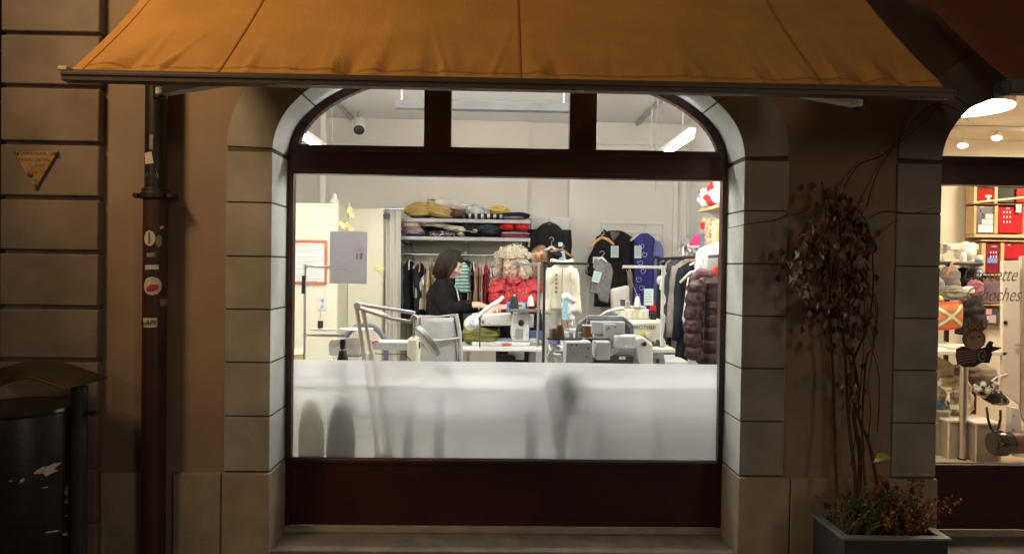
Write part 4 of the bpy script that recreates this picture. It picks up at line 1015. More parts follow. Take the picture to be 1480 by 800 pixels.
# round-backed chair behind the left machine
v = W(527, 500, 1.15); t = T('round_back_chair', 'chair with a grey hoop backrest behind the left machines', 'chair', (v.x, 1.15, FL))
R1 = 31 * 4.85 / FPX
hoop = [(v.x + R1 * cos(a_), 1.15, v.z - .03 + R1 * 1.22 * sin(a_)) for a_ in [pi * i / 24 for i in range(25)]]
m = MB(); m.tube([(hoop[0][0], 1.15, .7)] + hoop + [(hoop[-1][0], 1.15, .7)], .017, 10); P('hoop', m, M('chair_bluegrey', (.13, .14, .17), .5), t)
m = MB(); m.lathe([(.2, 0), (.22, .02), (.2, .05)], (v.x, 1.3, .62), 24); P('seat', m, M('chair_bluegrey', (.13, .14, .17), .5), t)
for dx, dy in ((-.15, .2), (.15, .2), (-.15, 0), (.15, 0)):
    m = MB(); m.tube([(v.x + dx, 1.2 + dy, .62), (v.x + dx * 1.2, 1.2 + dy, FL)], .012, 8); P('leg', m, greymet, t)
# dark office chair
t = T('office_chair', 'dark grey padded office chair behind the flatlock machine', 'chair', (W(873, 520, 1.35).x, 1.5, FL))
a = W(831, 457, 1.35); b = W(915, 520, 1.35); cx = (a.x + b.x) / 2; w2 = (b.x - a.x) / 2
def backf(u, v):
    an = u * 2 * pi; e = .35
    x = abs(cos(an)) ** e * (1 if cos(an) > 0 else -1); z = abs(sin(an)) ** .45 * (1 if sin(an) > 0 else -1)
    k = 1 - .12 * (abs(v - .5) * 2) ** 3
    return (cx + x * w2 * k, 1.32 + .07 * v + .03 * x * x * -1, (a.z + b.z) / 2 - .1 + z * ((a.z - b.z) / 2 + .1) * k)
m = MB(); m.grid(backf, 60, 6); n0 = len(m.v)
for row in (0, 6): m.add([m.v[row * 61 + i] for i in range(60)], [tuple(range(60))])
P('backrest', m, M('office_charcoal', (.035, .038, .042), .6, nz=.15), t, smooth=50)
m = MB(); m.tube([(cx - w2 * .9, 1.315, a.z - .05), (cx - w2 * .6, 1.31, a.z + .004), (cx + w2 * .6, 1.31, a.z + .004), (cx + w2 * .92, 1.315, a.z - .05)], .008, 8); P('piping', m, M('pip', (.25, .26, .27), .5), t)
m = MB(); m.box(cx - .22, cx + .22, 1.42, 1.85, .58, .65); P('seat', m, black, t, bev=.02)
m = MB(); m.cyl((cx, 1.62, .22), .03, .36, 14); P('gas_column', m, black, t)
for k in range(5):
    m = MB(); m.bar((cx, 1.62, .24), (cx + .28 * cos(k * 1.257), 1.62 + .28 * sin(k * 1.257), .19), .04, .03); P('foot', m, black, t)
# wooden ledge block at the far left
v = W(428, 508, .9); m = MB(); m.obox((v.x - .04, .85, v.z - .01), (.20, .3, .03), (0, -.05, .2)); S('wooden_board', m, M('light_wood', (.72, .60, .36), .6, nz=.1, ns=6, stretch=(1, 8, 8)), 'small light wooden board at the lower left corner of the window', 'board', bev=.003)
# shapes leaning against the frosted glass
for (px, py0, wpx, label, colr) in ((450, 572, 37, 'pale oval pressing board leaning on the frosted glass, nearest the left jamb', (.42, .41, .37)), (493, 574, 41, 'darker oval pressing board leaning on the frosted glass beside the lamp arm', (.30, .30, .31))):
    v = W(px, py0, .315); k = 4.02 / FPX; w_ = wpx * k / 2; zt = v.z; zb = .42
    poly = [(v.x + w_ * cos(a_) , zt - .26 + .26 * sin(a_)) for a_ in [pi * i / 20 for i in range(21)]] + [(v.x - w_ * .95, zb), (v.x + w_ * .95, zb)]
    m = MB(); m.prism(poly, .312, .335); S('pressing_board', m, thinmat('board_%d' % px, [min(.9, c * 2.0) for c in colr], .75), label, 'board', bev=.004)
t = T('potted_plant', 'blurred leafy plant bundle behind the frosted glass', 'plant', W(812, 640, .36))
m = MB(); rn = random.Random(5)
for k in range(26):
    p = W(818 + rn.uniform(-16, 20), 545 + rn.uniform(-8, 18), rn.uniform(.33, .40)); m.ell(p, (.03, .012, .04), 10, 6, (0, rn.uniform(-.6, .6), 0))
P('leaves', m, thinmat('plant_green', (.55, .62, .28), .5), t)
prims = []
m = MB(); m.lathe([(.012, 0), (.035, .03), (.04, .10), (.075, .24), (.085, .32), (.06, .40)], W(808, 641, .40), 20, sy=.5); P('wrapping', m, M('wrap_dark', (.26, .26, .26), .7, nz=.3), t)
# ------------------------------------------------------------------ shelves above the clothes rail
metm = M('shelf_grey', (.36, .36, .37), .45, .3, nz=.05)
SYF, SYB = 3.72, 4.28
v0 = W(576, 311, SYF); v1 = W(767, 315, SYF); w0 = W(576, 341, SYF); 
ZS1 = W(670, 317, SYF).z; ZS2 = W(670, 343, SYF).z
for z, lab in ((ZS1, 'upper grey metal shelf holding the tan jacket and other folded clothes'), (ZS2, 'lower grey metal shelf holding black and red folded clothes')):
    t = T('wall_shelf', lab, 'shelf', ((v0.x + v1.x) / 2, SYF, z))
    m = MB(); m.box(v0.x, v1.x, SYF, SYB, z - .012, z); P('board', m, metm, t, bev=.002)
    m = MB(); m.box(v0.x, v1.x, SYF - .004, SYF + .0, z - .03, z + .004); P('front_edge', m, metm, t)
    for x in (v0.x + .01, v1.x - .01):
        m = MB(); m.box(x - .006, x + .006, SYF + .05, SYB, z - .08, z - .0125); P('bracket', m, metm, t)
for px, nm in ((593, 'left'), (673, 'middle'), (757, 'right')):
    c = W(px, 360, 4.24); t = T('shelf_upright', '%s pair of slim steel uprights between shelf and clothes rail' % nm, 'upright', (c.x, 4.24, FL))
    for dx in (-.032, .032):
        m = MB(); m.box(c.x + dx - .006, c.x + dx + .006, 4.23, 4.26, FL, ZS2 - .03); P('post', m, greymet, t)
    for py in (349, 366):
        z = W(px, py, 4.2).z; m = MB(); m.box(c.x - .022, c.x + .022, 4.15, 4.225, z - .02, z + .02); m.box(c.x - .016, c.x + .016, 3.86, 4.15, z - .008, z + .004); P('clip', m, chrome, t, bev=.004)
m = MB(); a = W(576, 357, SYB); b = W(790, 500, SYB); m.box(a.x, b.x, SYB, SYB + .015, FL, a.z); S('back_board', m, M('board_cream', (.74, .71, .58), .7, nz=.03), 'cream board on the wall behind the row of hanging clothes', 'board')
RYF = 3.86; RZ = W(640, 368, RYF).z
m = MB(); m.tube([(W(574, 365, RYF).x, RYF, RZ), (W(800, 365, RYF).x, RYF, RZ)], .012, 12); S('clothes_rail', m, chrome, 'thin steel clothes rail under the two wall shelves', 'clothes rail')

# ------------------------------------------------------------------ folded clothes on the shelves
def folded(px0, py0, px1, py1, y, mt, label, seed, dep=.36, tilt=0, layers=2, z=None, name='folded_garment', pw_=.55, wr=.13, cat='garment', grp='folded clothes on the wall shelves'):
    a = W(px0, py0, y); b = W(px1, py1, y); cx, cz = (a.x + b.x) / 2, (a.z + b.z) / 2; hx, hz = (b.x - a.x) / 2, (a.z - b.z) / 2
    rn = random.Random(seed); sv = Vector((rn.uniform(0, 50), rn.uniform(0, 50), 0)); m = MB()
    n, k = 44, 22; vs = []
    for i in range(1, k):
        ph = pi * i / k
        for j in range(n):
            a_ = 2 * pi * j / n; c_, s_ = cos(a_), sin(a_)
            x = abs(sin(ph)) ** .5 * abs(c_) ** .6 * (1 if c_ > 0 else -1); yy = abs(sin(ph)) ** .5 * abs(s_) ** .6 * (1 if s_ > 0 else -1); zz = abs(cos(ph)) ** .8 * (1 if cos(ph) > 0 else -1)
            q_ = Vector((x * hx * 9, yy * dep * 4, zz * hz * 14)) + sv
            w1 = noise.noise(q_) ; w2 = noise.noise(q_ * 2.6)
            lay = .05 * sin(zz * pi * layers * 2 + w1 * 3)
            f = 1 + wr * w1 + wr * .6 * w2 + lay
            prof = 1 - (.35 + .3 * noise.noise(sv + Vector((x * 2.2, 5, 0)))) * (1 if zz > 0 else 0) * abs(x) ** 1.5
            P_ = Vector((x * hx * f, yy * dep / 2 * f, zz * hz * prof * (1 + wr * 1.2 * w1)))
            vs.append(Vector((cx + P_.x, y + dep / 2 + P_.y, max(cz - hz * .98, cz + P_.z + tilt * P_.x))))
    fs = []
    for i in range(k - 2):
        for j in range(n): fs.append((i*n+j, (i+1)*n+j, (i+1)*n+(j+1)%n, i*n+(j+1)%n))
    fs.append(tuple(range(n))); fs.append(tuple((k-2)*n + j for j in range(n))[::-1]); m.add(vs, fs)
    return S(name, m, mt, label, cat, grp, smooth=75)
def F(name, col, **k): return M('cloth_' + name, col, .9, nz=k.pop('nz', .22), ns=k.pop('ns', 9), bump=.5, bs=k.pop('bs', 45), spec=.12, **k)
tan = F('tan', (.42, .29, .11)); crw = F('cream', (.66, .62, .50)); blk = F('black', (.012, .012, .014)); navy = F('navy', (.02, .022, .06)); red = F('red', (.55, .02, .025)); 
folded(583, 291, 624, 313, 3.74, tan, 'tan jacket folded on the upper shelf, leftmost', 1, wr=.2, tilt=.05)
folded(612, 294, 655, 315, 3.76, tan, 'sleeve half of the tan jacket lying right of its dark pleat', 2, tilt=-.25, wr=.18)
folded(618, 286, 690, 304, 3.86, F('offwhite', (.60, .56, .50)), 'crumpled off-white garment heaped behind the tan jacket', 3, tilt=-.12, wr=.25)
folded(648, 302, 672, 314, 3.74, F('brown', (.16, .09, .06)), 'brown garment pressed between tan and white clothes', 4)
folded(667, 295, 707, 312, 3.76, F('palegrey', (.58, .58, .58), ns=20, nz=.4), 'pale grey crumpled shirt in the middle of the upper shelf', 5, tilt=-.1, wr=.25)
folded(668, 307, 735, 316, 3.73, stripes('black_white_sleeve', (.012, .012, .012), (.75, .75, .74), 5.0, 'X', duty=.62), 'black sweater with broad white bars on the upper shelf', 6)
folded(703, 296, 738, 310, 3.86, F('yellow', (.72, .55, .14)), 'yellow garment peeking out behind the barred black sweater', 7, wr=.2)
folded(724, 305, 767, 315, 3.78, navy, 'navy folded garment at the right end of the upper shelf', 8)
folded(726, 311, 758, 317, 3.73, F('mauve', (.34, .24, .22)), 'thin mauve garment under the navy one', 9)
folded(577, 317, 606, 331, 3.74, F('peach', (.66, .46, .32)), 'peach folded garment at the left end of the lower shelf', 10)
folded(577, 326, 611, 339, 3.73, F('lilac', (.38, .28, .36)), 'lilac folded garment at the left end below the peach one', 11)
folded(600, 319, 660, 329, 3.80, crw, 'long cream garment draped slanting across the lower shelf', 12, tilt=-.10)
folded(640, 325, 692, 336, 3.73, crw, 'cream sleeve end poking out over the black pile', 13, tilt=-.10)
folded(612, 316, 668, 333, 3.84, blk, 'black garments piled behind the cream sleeve', 14, wr=.2)
folded(617, 332, 660, 344, 3.72, speckle('lace_bw', (.012, .012, .014), (.45, .44, .44), 55, .55), 'black and white lace garment at the front of the lower shelf', 15)
folded(660, 334, 672, 341, 3.73, crw, 'small cream fold between lace and black pile', 16)
folded(664, 320, 700, 341, 3.74, blk, 'black folded trousers in the middle of the lower shelf', 17, layers=4)
folded(688, 320, 724, 341, 3.73, F('charcoal', (.03, .03, .035), ns=20, nz=.6), 'charcoal shiny garment next to the red pile', 18, wr=.2)
folded(721, 320, 744, 333, 3.73, red, 'bright red garment, left of the two on the lower shelf', 19, layers=3, wr=.2)
folded(742, 320, 766, 333, 3.74, F('red2', (.50, .03, .03), nz=.5, ns=16), 'red garment with pale folds, right of the two on the lower shelf', 20, layers=3, wr=.22)
folded(722, 334, 766, 339, 3.73, F('white', (.66, .64, .62)), 'white folded layer below the red garments', 21)
folded(721, 338, 766, 344, 3.72, F('rose', (.36, .08, .11)), 'dark pink layer at the bottom of the red pile', 22)

# ------------------------------------------------------------------ hanging garments
def gbody(w, L, th, seed, flare=1.05, waist=.92, fold=.012, sh=.07, neck=.3, n=48, vneck=0, nf=5):
    rn = random.Random(seed); ph = rn.uniform(0, 6); m = MB(); rows = [(0, neck), (.012, neck + .18), (sh * .5, .72), (sh * .85, .95), (sh * 1.3, 1.0)]
    k = 18
    for i in range(1, k + 1):
        t = i / k; rows.append((sh * 1.3 + (L - sh * 1.3) * t, 1.0 + (waist - 1) * sin(pi * min(1, t * 1.4)) * .9 + (flare - 1) * t))
    vs = []
    for (z, f) in rows:
        t = z / L
        for j in range(n):
            a = 2 * pi * j / n; c_, s_ = cos(a), sin(a)
            x = abs(c_) ** .75 * (1 if c_ > 0 else -1) * w / 2 * f
            y = abs(s_) ** .8 * (1 if s_ > 0 else -1) * th / 2 * (.45 + .55 * min(1, z / sh))
            y += fold * min(1, t * 2.2) * sin(x / w * 2 * pi * nf * .5 + ph + 1.3 * sin(t * 3 + ph)) * (1 if s_ > 0 else -1 if abs(s_) > .15 else 0) * .8
            y += fold * .5 * noise.noise(Vector((x * 14, z * 5, seed)))
            x += .006 * sin(z * 17 + ph)
            vs.append((x, y, -z))
    r = len(rows); fs = []
    for i in range(r - 1):
        for j in range(n): fs.append((i*n+j, (i+1)*n+j, (i+1)*n+(j+1)%n, i*n+(j+1)%n))
    fs.append(tuple(range(n))); fs.append(tuple((r-1)*n + j for j in range(n))[::-1]); m.add(vs, fs); return m
def gsleeve(w, sl, th, sgn, seed, out=.06, rad=.055, fwd=-.02):
    rn = random.Random(seed + sgn); m = MB(); x = sgn * (w / 2 - .035); k = 9
    pts = [(x + sgn * out * (t ** .8) , fwd * t + .012 * sin(t * 7 + seed), -.055 - sl * t) for t in [i / k for i in range(k + 1)]]
    m.tube(pts, [rad * (.75 + .25 * min(1, t * 6)) * (1 - .25 * t) * (1 + .07 * sin(t * 23 + seed)) for t in [i / k for i in range(k + 1)]], 14); return m
def garment(name, label, cat, top, w, L, th, mt, seed, rz=0, sl=0, rad=.05, out=.05, group=None, collar=None, buttons=None, opening=None, **k):
    t = T(name, label, cat, top, rz, group, local=True)
    P('body', gbody(w, L, th, seed, **k), mt, t, smooth=180)
    if sl:
        for s_ in (-1, 1): P('sleeve', gsleeve(w, sl, th, s_, seed, out, rad), mt, t, smooth=180)
    if collar:
        m = MB(); m.tube([(.075 * cos(a), .03 * sin(a) * 1.2 - .005, .008 - .02 * (1 - abs(cos(a)))) for a in [2 * pi * i / 16 for i in range(17)]], .016, 8); P('collar', m, collar, t, smooth=180)
    if opening:
        m = MB(); m.box(-.003, .003, -th / 2 - .018, -th / 2 - .004, -L + .03, -.05); P('front_placket', m, opening, t)
    if buttons:
        for i in range(buttons[0]):
            m = MB(); m.cyl((buttons[2], -th / 2 - .018, -.10 - i * (L - .2) / buttons[0]), .011, .006, 12, (0, -1, 0)); P('button', m, buttons[1], t)
    return t
def hanger(top, w, mt, label, rz=0, group='clothes hangers', drop=.10, hook=.055, th=.011, tilt=0):
    t = T('clothes_hanger', label, 'hanger', top, rz, group, local=True)
    m = MB()
    for s_ in (-1, 1): m.tube([(0, 0, 0), (s_ * w * .25, 0, -.03 + s_ * tilt * .5), (s_ * w * .5, -.01, -drop + s_ * tilt)], [th, th * 1.15, th * .9], 10)
    P('shoulder_bar', m, mt, t, smooth=180)
    m = MB(); m.tube([(0, 0, 0)] + [(.022 * sin(a) , 0, hook - .0 + .022 * (-cos(a) + 1) - .02) for a in [pi * i / 8 * 1.25 for i in range(10)]], .0035, 7); P('hook', m, chrome, t, smooth=180)
    return t
# row on the back rail, seen edge-on: (px, top py, bottom py, thickness m, depth, material, label, name)
plast_w = M('hanger_white', (.78, .78, .76), .4); woodh = M('hanger_wood', (.50, .28, .13), .5, nz=.2, ns=20, stretch=(1, 8, 8))
GR = 'clothes hanging edge-on from the back rail'
denim = F('denim', (.075, .11, .155), ns=30); 
row = [
 (580, 379, 447, .085, denim, 'blue-grey denim jacket, leftmost on the back rail', 1, .5),
 (592, 377, 462, .075, blk, 'long black garment second on the back rail', 1, .55),
 (599, 384, 430, .03, F('lgrey', (.34, .34, .33)), 'thin light grey garment between two black ones', 0, .3),
 (607, 380, 458, .080, F('nightnavy', (.016, .017, .026)), 'night-blue garment beside the thin light grey one', 1, .5),
 (613, 398, 447, .05, crw, 'cream garment low on the back rail left of the tan one', 0, .3),
 (619, 386, 449, .055, F('sand', (.50, .42, .26)), 'sand coloured garment left of the speckled blouse', 0, .3),
 (627, 378, 440, .085, speckle('speckled', (.16, .06, .035), (.62, .50, .36), 45, .52, cc=(.03, .02, .02)), 'brown and cream speckled blouse on the back rail', 0, .3),
 (681, 384, 452, .045, F('taupe', (.24, .20, .15)), 'taupe garment right of the striped teal shirt', 0, .3),
 (685, 380, 420, .02, blk, 'thin black strap garment beside the taupe one', 0, .3),
 (689, 384, 443, .065, F('camel', (.40, .28, .17)), 'wide camel garment in the middle of the back rail', 0, .3),
 (694, 382, 440, .03, F('salmon', (.55, .24, .17)), 'narrow salmon garment next to camel', 0, .3),
 (698, 383, 440, .026, F('whiter', (.72, .68, .64)), 'narrow white garment left of the crimson one', 0, .3),
 (703, 381, 444, .05, F('crimson', (.42, .02, .055)), 'crimson garment on the back rail', 0, .3),
 (709, 388, 446, .05, F('rust', (.22, .05, .03)), 'rust brown garment right of crimson', 0, .3),
 (713, 386, 430, .022, F('whiter', (.72, .68, .64)), 'white strip of a blouse right of the rust garment', 0, .3),
 (717, 378, 420, .05, F('darkolive', (.06, .05, .03)), 'dark olive garment near the pink one', 0, .3),
 (722, 380, 430, .04, F('taupe2', (.30, .25, .20)), 'pale taupe garment just behind the blonde curls', 0, .3),
]
for i, (px, p0, p1, th, mt, lab, sl, slen) in enumerate(row):
    a = W(px, p0, RYF - .02); b = W(px, p1, RYF - .18)
    garment('hanging_garment', lab, 'garment', (a.x, RYF, a.z), .40, a.z - b.z, th, mt, 30 + i, rz=pi / 2 + random.Random(i).uniform(-.22, .22), sl=slen * sl, rad=.042, out=.0, group=GR, fold=.007, nf=3)
    hanger((a.x, RYF, a.z + .015), .36, plast_w if i % 3 else woodh, 'hanger of the ' + lab.replace(' on the back rail', ''), rz=pi / 2, group='hangers on the back rail', hook=.06, th=.008)
a = W(669, 379, RYF - .15)
tl = T('striped_top', 'white and teal striped top hanging behind the woman in black', 'garment', a, -.25, local=True)
P('body', gbody(.15, .30, .07, 61, flare=1.15, fold=.01), stripes('teal_stripe', (.55, .62, .58), (.04, .30, .28), 9, 'Z', dist=2.0, duty=.55), tl, smooth=180)
garment('hanging_garment', 'pink garment on the back rail behind the red blouse', 'garment', W(724, 394, RYF - .1), .20, .34, .12, F('pink', (.62, .24, .24)), 62, rz=.3, sl=.2, group=GR)
garment('hanging_garment', 'long black coat hanging low between the two women', 'garment', W(722, 408, 3.6), .22, .55, .09, blk, 63, rz=.4, sl=.35, group=GR)
garment('hanging_garment', 'dark coat hanging behind the striped teal top', 'garment', W(671, 376, RYF + .05), .26, .50, .10, F('offblack', (.02, .02, .022)), 64, rz=.2, sl=.35, group=GR)

# white door/cupboard with black jacket
a = W(767, 313, 4.15); b = W(822, 313, 4.15)
t = T('white_cupboard', 'white cupboard door with a black jacket hanging on it', 'cupboard', ((a.x + b.x) / 2, 4.2, FL))
m = MB(); m.box(a.x, b.x, 4.15, 4.34, FL, a.z); P('carcass', m, white, t, bev=.003)
for (x0_, x1_) in ((a.x + .008, (a.x + b.x) / 2 - .05), ((a.x + b.x) / 2 - .045, b.x - .008)):
    m = MB(); m.box(x0_, x1_, 4.135, 4.1485, FL + .05, a.z - .01); P('door', m, white, t, bev=.003)
garment('black_jacket', 'black tailored jacket on a hanger in front of the white cupboard', 'jacket', W(794, 324, 4.0), .43, .62, .12, F('softblack', (.018, .017, .018)), 70, sl=.52, rad=.062, out=.0, sh=.15, neck=.2)
hanger(W(794, 324, 4.0) + Vector((0, 0, .02)), .3, black, 'black hanger of the jacket on the white cupboard', hook=.09, group=None)
garment('bronze_blouse', 'shiny bronze satin garment hanging left over the black jacket', 'garment', W(781, 354, 3.85), .19, .42, .10, M('bronze_satin', (.30, .17, .10), .28, .35, nz=.3, ns=3), 71, sl=0, fold=.02)
garment('brown_garment', 'dark brown garment with a paper tag hanging over the black jacket', 'garment', W(806, 352, 3.82), .20, .34, .08, F('darkbrown', (.045, .032, .024)), 72)
hanger(W(797, 356, 3.78), .15, plast_w, 'white plastic hanger in front of the black jacket', hook=.07, th=.013, drop=.035, group=None)
hanger(W(812, 360, 3.76), .24, woodh, 'brown wooden hanger lying slanted over the black jacket', hook=.03, group=None, tilt=-.03, drop=.05)
def tagp(px0, py0, px1, py1, y, label, mt=None, lines=True, rot=0):
    a = W(px0, py0, y); b = W(px1, py1, y); cx, cz = (a.x + b.x) / 2, (a.z + b.z) / 2; w_, h_ = abs(b.x - a.x), abs(a.z - b.z)
    t = T('paper_tag', label, 'paper tag', (cx, y, cz - h_ / 2)); c_, s_ = cos(rot), sin(rot)
    def R(dx, dz): return (cx + dx * c_ - dz * s_, cz + dx * s_ + dz * c_)
    m = MB(); m.prism([R(-w_/2, -h_/2), R(w_/2, -h_/2), R(w_/2, h_/2), R(-w_/2, h_/2)], y - .002, y); P('paper', m, mt or M('tag_cyan', (.58, .76, .76), .7, nz=.03), t)
    if lines:
        for i in range(5):
            z = h_ * (.32 - i * .15); m = MB(); m.prism([R(-w_*.36, z - .002), R(w_*(.3 - .1 * (i % 2)), z - .002), R(w_*(.3 - .1 * (i % 2)), z + .002), R(-w_*.36, z + .002)], y - .0035, y - .0022); P('printed_line', m, M('tag_ink', (.30, .38, .42), .7), t)
    return t
tagp(807, 350, 813, 356, 3.72, 'tiny pale tag on the brown hanger', lines=False); tagp(808, 363, 817, 380, 3.74, 'white paper tag pinned to the dark brown garment', rot=.2)
m = MB(); v = W(806, 372, 3.75); m.lathe([(.03, 0), (.05, .02), (.04, .05), (.02, .06)], v, 14); S('beret', m, navy, 'small dark beret hanging beside the white paper tag', 'hat')
# cream jacket hanging from the steel stand
garment('cream_jacket', 'cream buttoned jacket hanging behind the dark steel stand', 'jacket', W(812, 378, 1.9), .23, .36, .09, F('creamjacket', (.62, .59, .48), nz=.10), 73, sl=.34, rad=.045, out=.04, waist=.95, buttons=(5, M('btn_cream', (.22, .17, .10), .4), -.045), opening=M('seam_cream', (.36, .32, .22), .8), sh=.085, neck=.22, collar=M('collar_cream', (.56, .52, .40), .9))
garment('beige_skirt', 'greige skirt hanging below the cream jacket', 'skirt', W(812, 446, 2.0), .20, .35, .07, F('greige', (.50, .47, .40), nz=.05), 74, sh=.02, neck=.8, waist=1)
v = W(822, 470, 1.7)
t = T('wrapped_bottle', 'white crumpled cloth bundle with a pale blue card, below the cream jacket', 'bundle', v)
B('cloth', [('c', W(818, 430, 1.7), W(826, 434, 1.7), .035, .03), ('c', W(816, 440, 1.7), W(829, 446, 1.7), .03, .032), ('c', W(820, 448, 1.7), W(824, 466, 1.7), .04, .028)], .008, F('whitebag', (.75, .75, .75), nz=.05), t, sm=2, disp=lambda co, n: n * .016 * noise.noise(co * 26))
m = MB(); a = W(813, 434, 1.66); b = W(820, 462, 1.66); m.box(a.x, b.x, 1.655, 1.66, b.z, a.z); P('blue_card', m, M('card_blue', (.35, .68, .80), .6), t)
m = MB(); m.tube([W(818, 460, 1.68), W(822, 474, 1.68)], .006, 8); P('red_cord', m, M('redcord', (.5, .08, .06), .6), t)
for px, py, w_, c_, lab in ((800, 478, 10, (.10, .14, .34), 'blue paper box standing on the middle table edge'), (830, 478, 12, (.74, .74, .76), 'white box on the shelf behind the brown cones'), (816, 482, 12, (.55, .62, .60), 'pale green tub behind the brown cones')):
    a = W(px - w_ / 2, py, 1.9); b = W(px + w_ / 2, 500, 1.9); m = MB(); m.box(a.x, b.x, 1.9, 1.98, b.z, a.z); m.box(a.x - .004, b.x + .004, 1.895, 1.985, a.z, a.z + .012); S('small_box', m, M('bx%d' % px, c_, .6), lab, 'box', bev=.004)
table(W(795, 500, 1.8).x, W(850, 500, 1.8).x, 1.8, 2.1, 'narrow white table behind the brown thread cones', z=W(800, 499, 1.9).z)

# black coat, grey shorts, blue dresses at the panelled door
YD = 4.05
garment('black_coat', 'large black kimono-style coat hanging on the panelled door', 'coat', W(888, 333, YD), .40, .80, .13, F('coatblack', (.013, .012, .012)), 80, sl=0, waist=1, fold=.02, sh=.08)
t = T('black_coat_sleeve', 'wide black sleeve of the kimono coat spread to the left', 'coat', W(868, 335, YD))
m = MB(); q_ = [W(px, py, YD) for px, py in ((872, 330), (880, 338), (872, 400), (862, 404), (845, 395), (850, 372))]; m.prism([(q.x, q.z) for q in q_], YD - .05, YD + .01); P('cloth', m, F('coatblack', (.013, .012, .012)), t, bev=.02)
m = MB(); a = W(881, 334, YD - .08); b = W(896, 345, YD - .08); m.prism([(a.x, a.z), (b.x, a.z - .01), (b.x - .02, b.z + .03), ((a.x + b.x) / 2 - .02, b.z - .02)], YD - .09, YD - .07); S('coat_lining', m, F('lining', (.13, .12, .11)), 'dark grey lining showing at the neck of the black coat', 'lining', bev=.004)
hanger(W(861, 347, 3.6) + Vector((.06, 0, .03)), .24, M('hanger_orangewood', (.60, .32, .14), .5, nz=.15), 'orange wooden hanger carrying the grey shorts', hook=.04, group=None, tilt=.02, drop=.09, th=.013)
hanger(W(870, 372, 3.5), .16, plast_w, 'white hanger peeking over the grey shorts', hook=.04, group=None, tilt=-.03, drop=.05, th=.012)
t = T('grey_shorts', 'grey folded trousers with a pale tag hanging crooked before the black coat', 'trousers', W(868, 376, 3.5), local=False)
q_ = [W(px, py, 3.5) for px, py in ((862, 374), (882, 380), (886, 392), (879, 438), (866, 434), (864, 424), (851, 423), (856, 400), (860, 386))]
m = MB(); m.prism([(q.x, q.z) for q in q_], 3.47, 3.53); P('cloth', m, F('greyshorts', (.20, .19, .18), ns=25), t, bev=.012)
m = MB(); q_ = [W(px, py, 3.455) for px, py in ((859, 374), (874, 376), (876, 392), (868, 396), (857, 386))]; m.prism([(q.x, q.z) for q in q_], 3.45, 3.469); P('waist_fold', m, F('greyshorts2', (.23, .22, .21), ns=25), t, bev=.006)
tagp(883, 355, 894, 372, YD - .12, 'pale tag on the chest of the black coat'); tagp(857, 392, 868, 408, 3.44, 'pale cyan tag on the grey trousers', rot=-.25); tagp(917, 355, 927, 373, YD - .14, 'pale tag between black coat and blue dress'); tagp(931, 417, 944, 441, 1.7, 'larger pale tag dangling in front of the blue dress'); tagp(857, 371, 866, 380, 3.48, 'small pale tag at the waistband of the grey trousers', mt=M('tag_pale', (.70, .72, .66), .7))
navyb = F('royal', (.045, .040, .19), nz=.12)
garment('blue_dress', 'royal blue sleeveless dress with a silver scroll down the front', 'dress', W(931, 337, YD - .05), .215, .86, .10, navyb, 82, waist=.9, sh=.06, flare=1.1, fold=.012)
t = T('silver_scroll', 'silver scroll embroidery running down the blue dress', 'embroidery', W(930, 430, YD - .14)); silv = M('silver_thread', (.55, .55, .62), .35, .6)
for i in range(7):
    c_ = W(930 - i * 1.0 + (2 if i % 2 else -2), 355 + i * 12, YD - .125); m = MB(); sg = 1 if i % 2 else -1
    m.tube([(c_.x + sg * (.010 + .022 * a_ / 9) * cos(a_ * .75), c_.y, c_.z + (.012 + .026 * a_ / 9) * sin(a_ * .75)) for a_ in range(10)], .0035, 6); P('scroll', m, silv, t, smooth=180)
garment('black_vest', 'dark garment hanging between the black coat and blue dress', 'garment', W(914, 343, YD + .02), .15, .60, .08, F('darknavy', (.018, .018, .03)), 83)
garment('taupe_belt_dress', 'narrow taupe garment strip below the black coat', 'garment', W(911, 388, YD - .1), .055, .40, .04, F('taupe', (.24, .20, .15)), 84)
garment('light_blue_dress', 'light periwinkle blue dress right of the royal blue one', 'dress', W(949, 348, YD), .15, .80, .09, F('periwinkle', (.18, .22, .48), nz=.1), 85, flare=1.3, sh=.1)
hanger(W(931, 337, YD - .03), .30, plast_w, 'white hanger of the royal blue dress', hook=.07, group=None, drop=.08, th=.014)
m = MB(); q_ = [W(px, py, 3.0) for px, py in ((884, 418), (910, 412), (911, 455), (886, 455))]; m.prism([(q.x, q.z) for q in q_], 3.0, 3.12); S('clear_garment_bag', m, F('pale_bag', (.56, .54, .48), nz=.1), 'pale translucent storage bag under the black coat', 'bag', bev=.02)
m = MB(); q_ = [W(px, py, 1.9) for px, py in ((938, 449), (944, 432), (949, 449))]; m.prism([(q.x, q.z) for q in q_], 1.88, 1.92); S('red_pincushion', m, F('redpin', (.45, .03, .02)), 'small red triangular pincushion by the ivory stand', 'pincushion', bev=.004)
m = MB(); m.tube([W(px, py, 1.5) for px, py in ((867, 457), (878, 450), (892, 446), (902, 446))], .010, 10); S('lamp_arm', m, lm, 'thin white curved lamp arm above the office chair', 'lamp', smooth=180)
m = MB(); rn = random.Random(2)
pts = [W(958 + 2 * sin(i * 1.3), 388 + i * 7, 1.0) for i in range(17)]; m.tube(pts, [.010 + .006 * sin(i * 2.1) for i in range(17)], 8); S('thread_bundle', m, F('whitethread', (.72, .72, .70)), 'loose white thread bundle falling along the ivory stand', 'thread', smooth=180)
m = MB(); m.ell(W(954, 405, 1.05), (.022, .02, .03), 14, 10); S('glass_bulb', m, M('bulbglass', (.62, .66, .74), .15), 'pale glass bulb beside the ivory stand', 'bulb')

